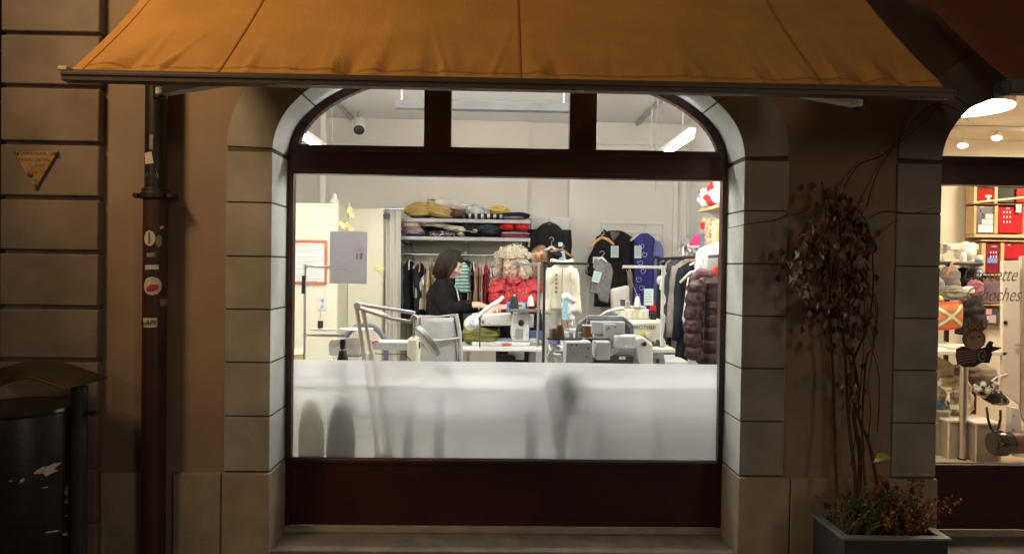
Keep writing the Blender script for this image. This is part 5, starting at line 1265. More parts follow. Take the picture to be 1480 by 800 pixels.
# ------------------------------------------------------------------ coat rack at the right wall
XR = 1.62; ZR = 1.70
t = T('coat_rack', 'dark metal clothes rack full of coats along the right wall', 'clothes rack', (XR, 2.7, FL))
m = MB(); m.tube([(XR - .02, 1.55, ZR), (XR - .02, 3.55, ZR)], .013, 12); P('rail', m, black, t)
for y in (1.55, 3.55):
    m = MB(); m.tube([(XR - .02, y, ZR), (XR - .02, y, FL + .05)], .014, 10); m.box(XR - .25, XR + .2, y - .02, y + .02, FL, FL + .045); P('upright', m, black, t)
m = MB(); m.tube([(XR - .10, 3.45, ZR - .02), (XR - .07, 3.50, ZR + .015), (XR - .02, 3.50, ZR + .015)], .012, 10); P('end_hook', m, black, t)
def rackcoat(px, y, top_py, w, L, mt, label, seed, **k):
    v = W(px, top_py, y); return garment(k.pop('name', 'hanging_coat'), label, 'coat', v, w, L, k.pop('th', .10), mt, seed, rz=k.pop('rz', .12), sl=k.pop('sl', L * .7), group='coats on the right rack', **k)
rackcoat(967, 3.45, 372, .14, 1.05, F('rackblack', (.02, .02, .024)), 'black coat at the far end of the right rack', 90, sl=.6)
rackcoat(974, 3.3, 370, .15, .9, F('rackbeige', (.50, .38, .28)), 'beige coat second from the far end of the right rack', 91, sl=.5)
rackcoat(980, 3.1, 372, .20, 1.0, F('rackslate', (.06, .07, .09)), 'slate blue-grey coat in the middle of the right rack', 92, sl=.6)
rackcoat(986, 2.75, 374, .26, 1.0, F('rackcharcoal', (.035, .04, .05)), 'long charcoal coat in front of the slate one', 93, sl=.7)
rackcoat(990, 2.62, 376, .22, .95, F('racktaupe', (.24, .21, .18)), 'taupe coat squeezed between charcoal and ink black coats', 97, sl=.6)
rackcoat(998, 2.85, 372, .2, .95, F('rackrust', (.25, .09, .05)), 'rusty brown coat behind the taupe one on the right rack', 98, sl=.5)
rackcoat(1004, 2.45, 378, .28, .92, F('rackink', (.014, .015, .02)), 'ink black wool coat with white lining edge', 94, sl=.6)
m = MB(); q_ = [W(px, py, 2.30) for px, py in ((994, 400), (999, 400), (993, 455), (988, 470), (986, 460))]; m.prism([(q.x, q.z) for q in q_], 2.28, 2.31); S('coat_lining', m, F('linwhite', (.70, .70, .68)), 'white lining strip showing between the dark coats', 'lining', bev=.006)
rackcoat(1022, 2.15, 384, .26, .95, F('rackdeep', (.02, .02, .022)), 'black quilted coat just behind the maroon puffer', 95, sl=.6)
m = MB(); q_ = [W(px, py, 2.05) for px, py in ((1003, 478), (1010, 478), (1009, 526), (994, 526), (999, 500))]; m.prism([(q.x, q.z) for q in q_], 2.03, 2.08); S('white_garment_hem', m, F('hemwhite', (.68, .68, .66)), 'white garment hem hanging out left of the maroon puffer', 'garment', bev=.01)
# hood with white fur
t = T('white_hooded_jacket', 'silvery white padded hood draped above the maroon puffer coat', 'jacket', W(1025, 395, 1.95))
B('hood', [('c', W(1018, 392, 1.9), W(1022, 372, 1.9), .07, .09), ('c', W(1022, 372, 1.9), W(1040, 364, 1.9), .09, .08), ('c', W(1011, 405, 1.9), W(1015, 385, 1.9), .04, .06)], .014, M('silver_nylon', (.62, .62, .60), .4, nz=.1, ns=12, bump=.3, bs=20), t, sm=4)
# maroon puffer: stacked quilted tubes
t = T('maroon_puffer_coat', 'maroon quilted puffer coat hanging at the front of the right rack', 'coat', W(1016, 528, 1.7))
mar = M('maroon_nylon', (.032, .013, .014), .42, spec=.25, nz=.2, ns=10, bump=.25, bs=25)
def puff(cf, rx, ry, pitch, amp, L, taper=0, n=40, k=130):
    m = MB(); vs = []
    for i in range(k + 1):
        t = i / k; c_ = cf(t); s_ = abs(sin(pi * t * L / pitch)) ** .45; e = min(1, t * 9 + .3) * min(1, (1 - t) * 12 + .45)
        for j in range(n):
            a_ = 2 * pi * j / n; nz_ = .010 * noise.noise(Vector((cos(a_) * 3, sin(a_) * 3, t * 22)))
            f = (1 - taper * t) * e; r = amp * s_ + nz_
            vs.append(c_ + Vector((cos(a_) * (rx * f + r), sin(a_) * (ry * f + r), 0)))
    fs = [(i*n+j, i*n+(j+1)%n, (i+1)*n+(j+1)%n, (i+1)*n+j) for i in range(k) for j in range(n)] + [tuple(range(n)), tuple(k*n + j for j in range(n))[::-1]]
    m.add(vs, fs); return m
c0, c1 = W(1036, 398, 1.76), W(1036, 530, 1.76); LL = c0.z - c1.z
P('body', puff(lambda t: c0.lerp(c1, t), .135, .10, .095, .022, LL), mar, t, smooth=180)
c2, c3 = W(1008, 403, 1.63), W(1003, 520, 1.60)
P('sleeve', puff(lambda t: c2.lerp(c3, t) + Vector((-.02 * sin(pi * t), 0, 0)), .052, .055, .098, .017, c2.z - c3.z, .12), mar, t, smooth=180)
pr = [('c', W(1003, 403, 1.66), W(1012, 393, 1.62), .03, .032), ('c', W(1012, 393, 1.62), W(1026, 396, 1.6), .032, .03)]
B('collar', pr, .009, M('maroon_sheen', (.12, .05, .055), .4, nz=.2), t, sm=3)
m = MB(); m.box(W(1019, 400, 1.6).x - .003, W(1019, 400, 1.6).x + .003, 1.60, 1.612, W(1019, 520, 1.6).z, W(1019, 402, 1.6).z); P('zip', m, black, t)
m = MB(); q_ = [W(px, py, 1.58) for px, py in ((1030, 388), (1042, 382), (1044, 402), (1033, 398))]; m.prism([(q.x, q.z) for q in q_], 1.57, 1.61); S('red_scarf', m, F('scarfred', (.55, .05, .04)), 'red scarf end at the right edge above the maroon coat', 'scarf', bev=.01)
hanger(W(1012, 389, 1.75), .30, M('hanger_pale', (.66, .62, .52), .5), 'pale hanger inside the maroon puffer coat', hook=.06, group=None)
# bunch of empty hangers
for i in range(7):
    v = W(985 + i * 3, 352 + (i % 3) * 3, 3.0); hanger(v, .14 + .02 * (i % 3), plast_w if i % 2 else M('hanger_metal', (.40, .38, .34), .3, .7), ('leftmost', 'second', 'third', 'middle', 'fifth', 'sixth', 'rightmost')[i] + ' of the empty hangers bunched at the far end of the right rack', rz=1.0 + i * .2, group='empty hangers bunched on the right rack', th=.008, drop=.06, tilt=.03)
for i in range(6):
    v = W(996 + i * 7, 369 + i * 1.2, 2.9 - i * .2); hanger(v, .26, plast_w if i % 2 else woodh, ('farthest', 'second farthest', 'third farthest', 'third nearest', 'second nearest', 'nearest')[i] + ' hanger showing above the dark coats on the right rack', rz=.25, group='hangers carrying the dark coats', th=.009, drop=.06, hook=.05)
# ------------------------------------------------------------------ wall shelves with toys at the right wall
wood = M('light_shelf_wood', (.60, .44, .24), .55, nz=.1, ns=5, stretch=(1, 8, 8))
for (y0_, y1_, z_, lab) in ((1.9, 2.75, W(1010, 303, 2.75).z, 'upper light wooden wall shelf with plush figures'), (1.8, 3.0, W(1008, 360, 3.0).z, 'lower wooden wall shelf with hats above the coats')):
    t = T('wall_shelf', lab, 'shelf', (1.9, y0_, z_)); xx = W(1009, 303, y1_).x
    m = MB(); m.box(xx, RX - .001, y0_, y1_, z_ - .025, z_); P('board', m, wood, t, bev=.002)
    for yy in (y0_ + .1, y1_ - .1):
        m = MB(); m.prism([(xx + .05, z_ - .026), (RX - .001, z_ - .026), (RX - .001, z_ - .16)], yy, yy + .012); P('bracket', m, white, t)
zs1 = W(1010, 303, 2.75).z; zs2 = W(1008, 360, 3.0).z
def plush(px, y, z, s, cols, label):
    v = W(px, 300, y); t = T('plush_figure', label, 'toy', (v.x, y, z), group='plush figures on the wall shelf')
    for i, (dx, dz, r, c) in enumerate(cols): m = MB(); m.ell((v.x + dx * s, y, z + dz * s), (r * s, r * s * .9, r * s * 1.05), 14, 10); P(('body', 'head', 'hat', 'arm', 'arm', 'pompom')[min(i, 5)], m, F('pl%d%d%d' % tuple(int(q * 9) for q in c), c, nz=.15, bs=90), t)
wc, rc, yc = (.74, .72, .68), (.60, .03, .03), (.85, .70, .12)
plush(1019, 2.5, zs1, 1.0, [(0, .05, .05, wc), (-.01, .12, .038, wc), (.04, .09, .03, rc), (-.05, .06, .022, wc), (.05, .04, .022, rc), (-.05, .13, .012, rc)], 'white plush figure with red trim, left on the upper shelf')
plush(1029, 2.35, zs1, 1.1, [(0, .05, .05, rc), (0, .13, .04, rc), (0, .20, .032, rc), (-.05, .06, .02, rc), (.05, .06, .02, wc)], 'red plush figure in the middle of the upper shelf')
plush(1040, 2.1, zs1, 1.3, [(0, .05, .055, wc), (0, .13, .042, wc), (.0, .2, .05, yc), (-.05, .06, .02, wc), (.05, .06, .02, rc)], 'white plush figure with a yellow top, right on the upper shelf')
t = T('red_bottle_figure', 'grey figure with a red top standing on the lower wall shelf', 'figure', W(1018, 350, 2.6)); v = W(1018, 350, 2.6)
for (r0, r1, z0, z1, c, nm) in ((.04, .03, .0, .12, (.12, .14, .16), 'body'), (.028, .045, .121, .16, (.30, .32, .34), 'shoulder'), (.035, .035, .161, .22, rc, 'head'), (.03, .01, .221, .26, (.80, .45, .10), 'cap')):
    m = MB(); m.lathe([(r0, z0), ((r0 + r1) / 2 * 1.1, (z0 + z1) / 2), (r1, z1)], (v.x, 2.6, zs2), 16); P(nm, m, F('fg%d' % int(z0 * 1000), c), t)
t = T('pink_hat', 'pink cap with a white brim on the lower wall shelf', 'hat', W(1011, 358, 2.8)); v = W(1012, 358, 2.8)
m = MB(); m.lathe([(.09, .025), (.088, .06), (.06, .11), (.01, .125)], (v.x, 2.8, zs2), 20); P('crown', m, F('hotpink', (.60, .05, .16)), t)
m = MB(); m.lathe([(.11, .0), (.115, .012), (.092, .024)], (v.x, 2.8, zs2), 20); P('brim', m, F('brimwhite', (.70, .68, .66)), t)
for i, (px, h, c) in enumerate(((1030, 66, (.20, .12, .07)), (1038, 60, (.55, .38, .15)))):
    a = W(px - 4, 330, 2.2 - i * .1); b = W(px + 4, 361, 2.2 - i * .1); m = MB(); m.box(a.x, b.x, 2.2 - i * .1, 2.35 - i * .1, zs2 + .001, zs2 + h * .0034)
    S('carved_board', m, speckle('carved%d' % i, c, (.70, .55, .36), 60, .55), ('dark carved board with pale pattern standing on the lower wall shelf', 'golden carved board at the right edge of the lower wall shelf')[i], 'board', bev=.004)
# olive cloth etc. on the centre table
folded(668, 474, 722, 499, 2.62, F('olive', (.16, .15, .045), ns=14), 'olive green garment bunched under the large sewing machine', 40, dep=.26, wr=.22, cat='garment', grp=None)
folded(700, 489, 750, 500, 2.70, F('paleblue', (.38, .46, .54)), 'pale blue cloth lying on the sewing table', 41, dep=.2, grp=None)
folded(722, 495, 742, 500, 2.60, F('redscrap', (.50, .10, .08)), 'small red fabric scrap by the machine column', 42, dep=.08, grp=None)
folded(752, 490, 784, 500, 2.70, F('mint', (.40, .50, .45)), 'mint green cloth at the right end of the sewing table', 43, dep=.2, grp=None)
a = W(766, 478, 2.9); b = W(786, 490, 2.9); m = MB(); m.box(a.x, b.x, 2.9, 2.98, CTZ, a.z); S('blue_box', m, M('boxblue', (.10, .13, .32), .5), 'dark blue box on the sewing table behind the thin stand', 'box', bev=.004)

# ------------------------------------------------------------------ people
skin = M('skin', (.66, .43, .33), .55, nz=.05, ns=14)
def headprims(c, f, up=Vector((0, 0, 1)), s=1.0):
    f = f.normalized(); r = f.cross(up).normalized(); u = r.cross(f).normalized(); L = lambda a, b, d: c + (r * a + f * b + u * d) * s
    S_ = lambda v: tuple(x * s for x in v)
    R = Matrix((r, f, u)).transposed().to_euler()
    return [('e', L(0, -.012, .025), S_((.073, .092, .088)), R), ('e', L(0, .012, -.03), S_((.062, .075, .075)), R), ('e', L(0, .045, -.085), S_((.030, .032, .024)), R),
            ('c', L(0, .088, .01), L(0, .106, -.026), .010 * s, .014 * s), ('e', L(0, .078, .028), S_((.05, .014, .012)), R), ('e', L(0, .084, -.058), S_((.024, .010, .010)), R),
            ('e', L(.074, -.005, -.01), S_((.010, .018, .03)), R), ('e', L(-.074, -.005, -.01), S_((.010, .018, .03)), R), ('e', L(.034, .07, -.025), S_((.022, .016, .018)), R), ('e', L(-.034, .07, -.025), S_((.022, .016, .018)), R)], L
def handprims(w, d, n, side=1):
    """palm + five unequal bent fingers; w wrist, d pointing direction, n back-of-hand normal"""
    d = d.normalized(); s = d.cross(n).normalized() * side; n = n.normalized(); pr = [('c', w, w + d * .03, .024, .028)]
    for i in range(4): pr.append(('c', w + d * .02 + s * (-.024 + .016 * i), w + d * .085 + s * (-.027 + .018 * i), .015, .0125))
    for i, ln in enumerate((.068, .078, .072, .056)):
        a = w + d * .085 + s * (-.030 + .020 * i); b = a + d * ln * .5 - n * .010; c_ = b + d * ln * .36 - n * .022
        pr += [('c', a, b, .0105, .0095), ('c', b, c_, .0095, .008)]
    a = w + d * .03 - s * .028; b = a + d * .035 - s * .028 - n * .01; pr += [('c', a, b, .014, .011), ('c', b, b + d * .034 - s * .004 - n * .012, .011, .009)]
    return pr
def eyes(L, t, par, s=1.0, col=(.05, .03, .02)):
    for sg in (-1, 1):
        m = MB(); m.ell(L(sg * .030, .070, .006), (.012, .012, .009), 12, 8); P('eye', m, M('eye_white', (.75, .72, .70), .3), par)
        m = MB(); m.ell(L(sg * .030, .0785, .004), (.0062, .0062, .0062), 10, 8); P('iris', m, M('iris', col, .2), par)
        m = MB(); m.tube([L(sg * .016, .088, .026), L(sg * .032, .087, .032), L(sg * .047, .078, .026)], .0035, 6); P('eyebrow', m, M('brow', (.12, .07, .04), .8), par)
    m = MB(); m.ell(L(0, .090, -.056), (.022, .008, .006), 12, 8); P('mouth', m, M('lips', (.45, .13, .12), .45), par)

# --- woman in black
Y1 = 3.02
pp = lambda px, py, dy=0: W(px, py, Y1 + dy)
t = T('person', 'person with a dark bob and black coat, in profile, holding out a hand', 'person', (pp(645, 450).x, Y1, FL))
hp, L1 = headprims(pp(652, 383), Vector((.86, -.10, -.42)), s=1.02)
hipz = .98
hx = pp(645, 450).x
body = hp + [('c', pp(648, 396), pp(643, 410), .052, .058), ('e', pp(642, 425), (.115, .17, .14), None), ('c', pp(642, 430), (hx, Y1, hipz), .125, .135),
  ('c', (hx, Y1 - .09, hipz), (hx, Y1 - .10, .6), .09, .06), ('c', (hx, Y1 - .10, .6), (hx, Y1 - .10, FL + .08), .055, .038), ('c', (hx, Y1 + .09, hipz), (hx, Y1 + .10, .6), .09, .06), ('c', (hx, Y1 + .10, .6), (hx, Y1 + .10, FL + .08), .055, .038),
  ('c', (hx - .03, Y1 - .10, FL + .04), (hx + .15, Y1 - .10, FL + .03), .04, .03), ('c', (hx - .03, Y1 + .10, FL + .04), (hx + .15, Y1 + .10, FL + .03), .04, .03),
  ('c', pp(640, 416, -.16), pp(650, 446, -.22), .05, .04), ('c', pp(650, 446, -.22), pp(682, 440, -.25), .037, .026), ('c', pp(644, 414, .16), pp(660, 442, .12), .05, .04), ('c', pp(660, 442, .12), pp(692, 444, .0), .037, .026)]
body += handprims(pp(681, 440, -.25), Vector((1, .1, -.02)), Vector((0, -.5, 1)), 1) + handprims(pp(690, 444, .0), Vector((1, -.2, .1)), Vector((0, -.4, 1)), -1)
bo = B('body', body, .0075, skin, t, sm=3); eyes(L1, t, bo)
coat = [('e', pp(641, 426), (.145, .20, .15), None), ('c', pp(641, 418, -.10), pp(641, 418, .10), .09, .09), ('c', pp(641, 432), (hx - .01, Y1, hipz + .05), .165, .17), ('e', (hx - .01, Y1, hipz), (.17, .2, .16), None), ('c', (hx - .01, Y1, hipz), (hx - .01, Y1, .72), .17, .18),
  ('c', pp(639, 417, -.16), pp(648, 446, -.22), .078, .066), ('c', pp(648, 446, -.22), pp(676, 441, -.25), .062, .052), ('c', pp(644, 415, .16), pp(658, 442, .12), .07, .06), ('c', pp(658, 442, .12), pp(686, 445, .0), .06, .05), ('c', pp(636, 408, -.05), pp(652, 407, -.06), .05, .045), ('c', pp(636, 408, .05), pp(652, 407, .05), .05, .045)]
wr = lambda co, n: n * (.012 * noise.noise(co * 9) + .006 * noise.noise(co * 23))
B('coat', coat, .011, M('coat_wool', (.010, .009, .010), .95, spec=.1, nz=.3, ns=20, bump=.5, bs=120), t, sm=3, disp=wr)
hairb = M('dark_hair', (.018, .012, .009), .42, nz=.6, ns=18, bump=.6, bs=60, spec=.25, stretch=(6, 6, .6))
fw = Vector((.86, -.10, -.2)).normalized()
hair = [('e', L1(0, -.03, .045), (.098, .100, .092), None), ('c', L1(0, -.06, .02), L1(0, -.075, -.10), .085, .060), ('c', L1(.055, -.03, .0), L1(.06, -.01, -.12), .050, .032), ('c', L1(-.055, -.03, .0), L1(-.06, -.01, -.12), .050, .032), ('c', L1(.06, .03, .03), L1(.07, .035, -.09), .030, .016), ('c', L1(0, .05, .075), L1(0, -.02, .1), .035, .05), ('c', L1(.03, -.07, -.08), L1(.04, -.06, -.14), .05, .03), ('c', L1(-.03, -.07, -.08), L1(-.04, -.06, -.14), .05, .03)]
B('hair', hair, .008, hairb, t, sm=5, disp=lambda co, n: n * .005 * noise.noise(Vector((co.x * 60, co.y * 60, co.z * 6))))
m = MB(); rn = random.Random(77)
for k in range(230):
    th = rn.uniform(-2.15, 2.15); ox, oy = sin(th), -cos(th)          # 0 = back of the head
    j = rn.uniform(-.004, .007); lo = rn.uniform(-.135, -.115) - .02 * abs(sin(th))
    pts = [L1(.012 * ox + .02 * (1 if ox > 0 else -1) * .3, .02 + .02 * oy, .137 + j), L1(.060 * ox, -.015 + .070 * oy, .118 + j), L1((.098 + j) * ox, -.03 + (.098 + j) * oy, .05), L1((.099 + j) * ox, -.035 + (.096 + j) * oy, -.03), L1((.090 + j) * ox, -.03 + (.085 + j) * oy, lo)]
    m.tube(pts, [.002, .0045, .005, .0045, .0015], 5)
P('hair_strands', m, hairb, t, smooth=180)
m = MB(); m.tube([pp(655, 408, -.06), pp(660, 418, -.10), pp(664, 436, -.12)], [.006, .008, .006], 8); P('zip_edge', m, greymet, t)

# --- woman in red
Y2 = 3.12
pp = lambda px, py, dy=0: W(px, py, Y2 + dy)
t = T('person', 'person with curly blonde hair and glasses in a red ruffled blouse', 'person', (pp(745, 450).x, Y2, FL))
hx = pp(746, 450).x
hp, L2 = headprims(pp(739, 386, -.02), Vector((-.42, -.88, -.26)), s=1.04)
body = hp + [('c', pp(742, 396), pp(745, 408, .02), .050, .056), ('e', pp(746, 424, .02), (.17, .115, .14), None), ('c', pp(746, 432, .02), (hx, Y2, hipz), .12, .135),
  ('c', (hx - .09, Y2, hipz), (hx - .10, Y2, .6), .09, .06), ('c', (hx - .10, Y2, .6), (hx - .10, Y2, FL + .08), .055, .038), ('c', (hx + .09, Y2, hipz), (hx + .10, Y2, .6), .09, .06), ('c', (hx + .10, Y2, .6), (hx + .10, Y2, FL + .08), .055, .038),
  ('c', (hx - .10, Y2 + .02, FL + .04), (hx - .11, Y2 - .15, FL + .03), .04, .03), ('c', (hx + .10, Y2 + .02, FL + .04), (hx + .11, Y2 - .15, FL + .03), .04, .03),
  ('c', pp(721, 412), pp(717, 434, -.10), .05, .04), ('c', pp(717, 434, -.10), pp(716, 444, -.28), .038, .028), ('c', pp(770, 412), pp(768, 434, -.06), .05, .04), ('c', pp(768, 436, -.06), pp(736, 443, -.26), .038, .028)]
body += handprims(pp(717, 443, -.27), Vector((-.4, -.6, -.25)), Vector((0, -.3, 1)), 1) + handprims(pp(737, 443, -.26), Vector((-1, -.15, -.1)), Vector((0, -.5, 1)), -1)
bo = B('body', body, .0075, skin, t, sm=3); eyes(L2, t, bo, col=(.12, .16, .2))
redb = speckle('red_crepe', (.24, .006, .012), (.42, .014, .022), 70, .5, .6, cc=(.56, .05, .06))
bl = [('e', pp(746, 424, .02), (.20, .135, .155), None), ('c', pp(724, 413, .01), pp(768, 413, .01), .065, .065), ('c', pp(746, 434, .02), pp(746, 446, .02), .17, .16),
  ('c', pp(720, 413), pp(715, 434, -.10), .068, .058), ('c', pp(715, 434, -.10), pp(716, 442, -.22), .052, .042), ('c', pp(772, 413), pp(770, 434, -.06), .072, .065), ('c', pp(770, 436, -.06), pp(741, 443, -.24), .062, .048)]
B('blouse', bl, .009, redb, t, sm=2, disp=lambda co, n: n * (.016 * noise.noise(co * 14) + .008 * noise.noise(co * 34)))
for sg, sx in ((-1, 720), (1, 773)):
    c_ = pp(sx, 409, -.01); m = MB()
    m.grid(lambda u, v: (c_.x + sg * (-.05 + .05 * v) + (.055 + .05 * v) * cos(u * 2 * pi), c_.y + (.07 + .035 * v) * sin(u * 2 * pi), c_.z + .03 - .11 * v + .012 * sin(u * 26) * v), 90, 6); P('shoulder_ruffle', m, redb, t, smooth=180, solid=.003)
m = MB(); m.tube([pp(733, 402, -.07), pp(739, 409, -.12), pp(747, 408, -.11), pp(753, 402, -.06)], [.02, .024, .024, .018], 10); m.tube([pp(742, 409, -.12), pp(744, 422, -.145), pp(743, 432, -.15)], [.014, .012, .016], 8); P('neck_bow', m, redb, t, smooth=180)
B('trousers', [('c', (hx, Y2, hipz + .06), (hx, Y2, hipz - .05), .165, .165), ('c', (hx - .09, Y2, hipz - .05), (hx - .10, Y2, .25), .10, .07), ('c', (hx + .09, Y2, hipz - .05), (hx + .10, Y2, .25), .10, .07)], .012, black2, t, sm=3)
# curls
rn = random.Random(21); m = MB(); blo = M('blonde_hair', (.74, .64, .46), .5, nz=.2, ns=20, col2=(.84, .78, .64)); hc = L2(0, -.035, .03)
fdir = Vector((-.42, -.88, -.1)).normalized()
k = 0
while k < 820:
    d = Vector((rn.gauss(0, 1), rn.gauss(0, 1), rn.gauss(0, 1))).normalized()
    if d.dot(fdir) > .50 and d.z < .42: continue
    if d.z < -.62: continue
    R0 = .096 + (.026 if d.z > 0 else .030) * rn.random(); st = hc + Vector((d.x * (R0 + .012), d.y * R0, d.z * (R0 + .006)))
    dr = (d * .5 + Vector((0, 0, -1)) * (.95 if d.z < .45 else .3) + Vector((rn.uniform(-.5, .5), rn.uniform(-.5, .5), 0))).normalized(); ax = dr.cross(Vector((.3, .8, .2))).normalized(); bx_ = ax.cross(dr)
    Ln = rn.uniform(.06, .13) * (.85 if d.z < 0 else .8); tr = rn.uniform(.006, .012); ph = rn.uniform(0, 6); q_ = []
    for i in range(13):
        u = i / 12; q_.append(st + dr * Ln * u + (ax * cos(u * 17 + ph) + bx_ * sin(u * 17 + ph)) * tr)
    m.tube(q_, [.0034] * 11 + [.0022, .001], 5); k += 1
ho = B('hair', [('e', hc + Vector((0, .02, .005)), (.098, .095, .098), None), ('c', L2(.065, -.04, .0), L2(.078, -.03, -.11), .045, .042), ('c', L2(-.065, -.04, .0), L2(-.078, -.03, -.11), .045, .042), ('c', L2(0, .035, .10), L2(0, -.02, .11), .04, .05)], .009, M('blonde_under', (.56, .45, .28), .6, nz=.3, ns=30), t, sm=3)
P('curls', m, blo, ho, smooth=180)
gm = M('glasses_brown', (.12, .06, .04), .3)
m = MB()
for sg in (-1, 1): m.tube([L2(sg * .032 + .024 * cos(a_), .104, .004 + .019 * sin(a_)) for a_ in [2 * pi * i / 14 for i in range(15)]], .0026, 6)
m.tube([L2(-.009, .106, .006), L2(.009, .106, .006)], .0025, 6)
for sg in (-1, 1): m.tube([L2(sg * .056, .103, .006), L2(sg * .076, .0, .004)], .0025, 6)
P('glasses', m, gm, t)
# cloth they handle
def fold_sheet(cx, cz, y, wd_, ht, seed, mt, label, name, amp=.02, solid=.004):
    rn = random.Random(seed); v = W(cx, cz, y); m = MB()
    m.grid(lambda u, w_: (v.x + (u - .5) * wd_ * (1 + .25 * w_), y + amp * sin(u * 11 + seed) + .05 * (1 - w_) ** 2, v.z - ht * w_ + .02 * noise.noise(Vector((u * 4, seed, 0)))), 30, 12)
    return S(name, m, mt, label, 'fabric', smooth=180, solid=solid)
fold_sheet(718, 446, Y2 - .34, .07, .13, 2, F('salmonpink', (.60, .28, .22)), 'salmon pink fabric piece held over the table between the women', 'salmon_fabric')
fold_sheet(704, 442, Y2 - .25, .13, .34, 5, F('blackdress', (.02, .018, .018)), 'dark garment held up between the two women', 'dark_fabric', amp=.03)
fold_sheet(775, 447, Y2 - .12, .10, .34, 7, F('blackleather', (.015, .015, .016)), 'black cloth hanging beside the woman in red', 'black_fabric', amp=.02)

# loose threads running up from the cones to the guide arms
thr = M('thread_white', (.75, .75, .72), .7)
t = T('loose_threads', 'fine threads running from the cones up to the guide arms', 'threads', W(800, 470, .62))
for (a0, a1, y) in (((800, 472), (812, 382), .62), ((809, 466), (830, 383), .63), ((848, 469), (848, 383), .65), ((463, 462), (474, 386), .75), ((463, 462), (495, 483), .75), ((921, 427), (905, 389), 1.6)):
    p0, p1 = W(a0[0], a0[1], y), W(a1[0], a1[1], y); m = MB(); m.tube([p0, p0.lerp(p1, .5) + Vector((.006, 0, -.008)), p1], .0010, 5); P('thread', m, thr, t)
# ------------------------------------------------------------------ second shop behind the right window
wl = EM('warm_lamp', (1.0, .88, .68), WARM_E)
v = W(1400, 156, 1.3)
t = T('disc_lamp', 'big round glowing ceiling lamp in the right shop', 'light', v)
m = MB(); m.cyl((v.x, 1.3, v.z), .27, .05, 40); P('shade', m, cw, t, bev=.006)
m = MB(); m.lathe([(.262, -.012), (.265, -.001)], (v.x, 1.3, v.z), 40); P('diffuser', m, wl, t)
m = MB(); m.cyl((v.x, 1.3, v.z + .05), .05, CZ - .3 - v.z - .05, 14); P('ceiling_mount', m, cw, t)
t = T('disc_lamp', 'added unseen disc lamp brightening the right shop from deeper in', 'light', (4.9, 2.0, 2.82))  # added, unseen: extra light for the right shop
m = MB(); m.cyl((5.0, 2.2, 2.815), .28, .05, 40); P('shade', m, cw, t, bev=.006)
m = MB(); m.cyl((5.0, 2.2, 2.80), .27, .0145, 40); P('diffuser', m, wl, t)
m = MB(); a = W(1385, 190, 2.6); m.box(a.x - .2, a.x + 1.6, 2.58, 2.62, 2.83, 2.865); S('lighting_track', m, cw, 'cream lighting track with small spots in the right shop', 'lighting track')
for px, py, lab in ((1392, 206, 'small lit spotlight in the right shop, lower and nearer the arch'), (1441, 195, 'small lit spotlight in the right shop, higher and further right')):
    v = W(px, py, 2.6); t = T('spotlight', lab, 'spotlight', v, group='small spotlights of the right shop')
    m = MB(); m.tube([(v.x, 2.6, 2.83), (v.x, 2.6, v.z + .03)], .006, 8); P('stem', m, cw, t)
    m = MB(); m.lathe([(.012, .05), (.02, .03), (.035, -.01), (.045, -.03)], v, 16, (.3, .3, 1)); P('reflector', m, cw, t)
    m = MB(); m.ell(v + Vector((-.008, -.01, -.03)), (.032, .032, .018), 14, 8); P('bulb', m, EM('spot_bulb', (1, .93, .8), 30), t)
oak = M('oak_board', (.62, .42, .22), .5, nz=.12, ns=4, stretch=(1, 10, 10))
YS = 3.1
def xz(px, py, y=YS): v = W(px, py, y); return v.x, v.z
t = T('shelf_unit', 'oak cube shelf filled with red and grey boxes in the right shop', 'shelf', (W(1440, 400, YS).x, YS + .2, W(1440, 470, YS).z))
def board(px0, py0, px1, py1, y0=YS, dep=.12, name='board'):
    x0_, z0_ = xz(px0, py0); x1_, z1_ = xz(px1, py1); m = MB(); m.box(min(x0_, x1_), max(x0_, x1_), y0, y0 + dep, min(z0_, z1_), max(z0_, z1_)); return P(name, m, oak, t, bev=.003)
for a in ((1408, 294, 1560, 297), (1408, 338, 1560, 345), (1418, 346.5, 1560, 350.5), (1418, 396, 1560, 400), (1414, 440, 1560, 443), (1408, 262, 1560, 265)): board(*a)
for a in ((1408, 265.5, 1412, 293.5), (1438, 265.5, 1442, 293.5), (1408, 297.5, 1411, 337.5), (1438, 297.5, 1442, 337.5), (1480, 297.5, 1484, 337.5), (1419, 351, 1424, 395.5), (1447, 351, 1451, 395.5), (1414, 443.5, 1420, 470)): board(*a, name='divider')
m = MB(); x0_, z0_ = xz(1408, 300); m.box(x0_, x0_ + 1.5, YS + .121, YS + .13, xz(1408, 470)[1], xz(1408, 262)[1]); P('back_panel', m, M('oak_back', (.35, .26, .17), .7), t)
def item(px0, py0, px1, py1, col, label, name='box', y=YS + .02, dep=.09, cat='box', mt=None, marks=None, group='boxes in the oak shelf'):
    x0_, z0_ = xz(px0, py0, y); x1_, z1_ = xz(px1, py1, y); tt = T(name, label, cat, ((x0_ + x1_) / 2, y + dep / 2, z1_), group=group)
    m = MB(); m.box(x0_, x1_, y, y + dep, z1_, z0_); P('body', m, mt or F('it%d' % (hash(label) % 9999), col, nz=.15), tt, bev=.008)
    for (mx0, my0, mx1, my1, mc) in (marks or ()):
        ax, az = xz(mx0, my0, y); bx_, bz = xz(mx1, my1, y); m = MB(); m.box(ax, bx_, y - .0035, y - .0005, bz, az); P('printed_mark', m, mc, tt)
    return tt
mw = M('mark_white', (.78, .74, .70), .6); mp_ = M('mark_pink', (.75, .35, .32), .6); mb_ = M('mark_blue', (.18, .28, .62), .5); mk = M('mark_dark', (.03, .03, .03), .6)
item(1413, 272, 1437, 293, (.40, .03, .02), 'red box with a white emblem in the top row of the oak shelf', marks=[(1424, 282, 1433, 285, mw), (1427, 285.5, 1430, 292, mw)])
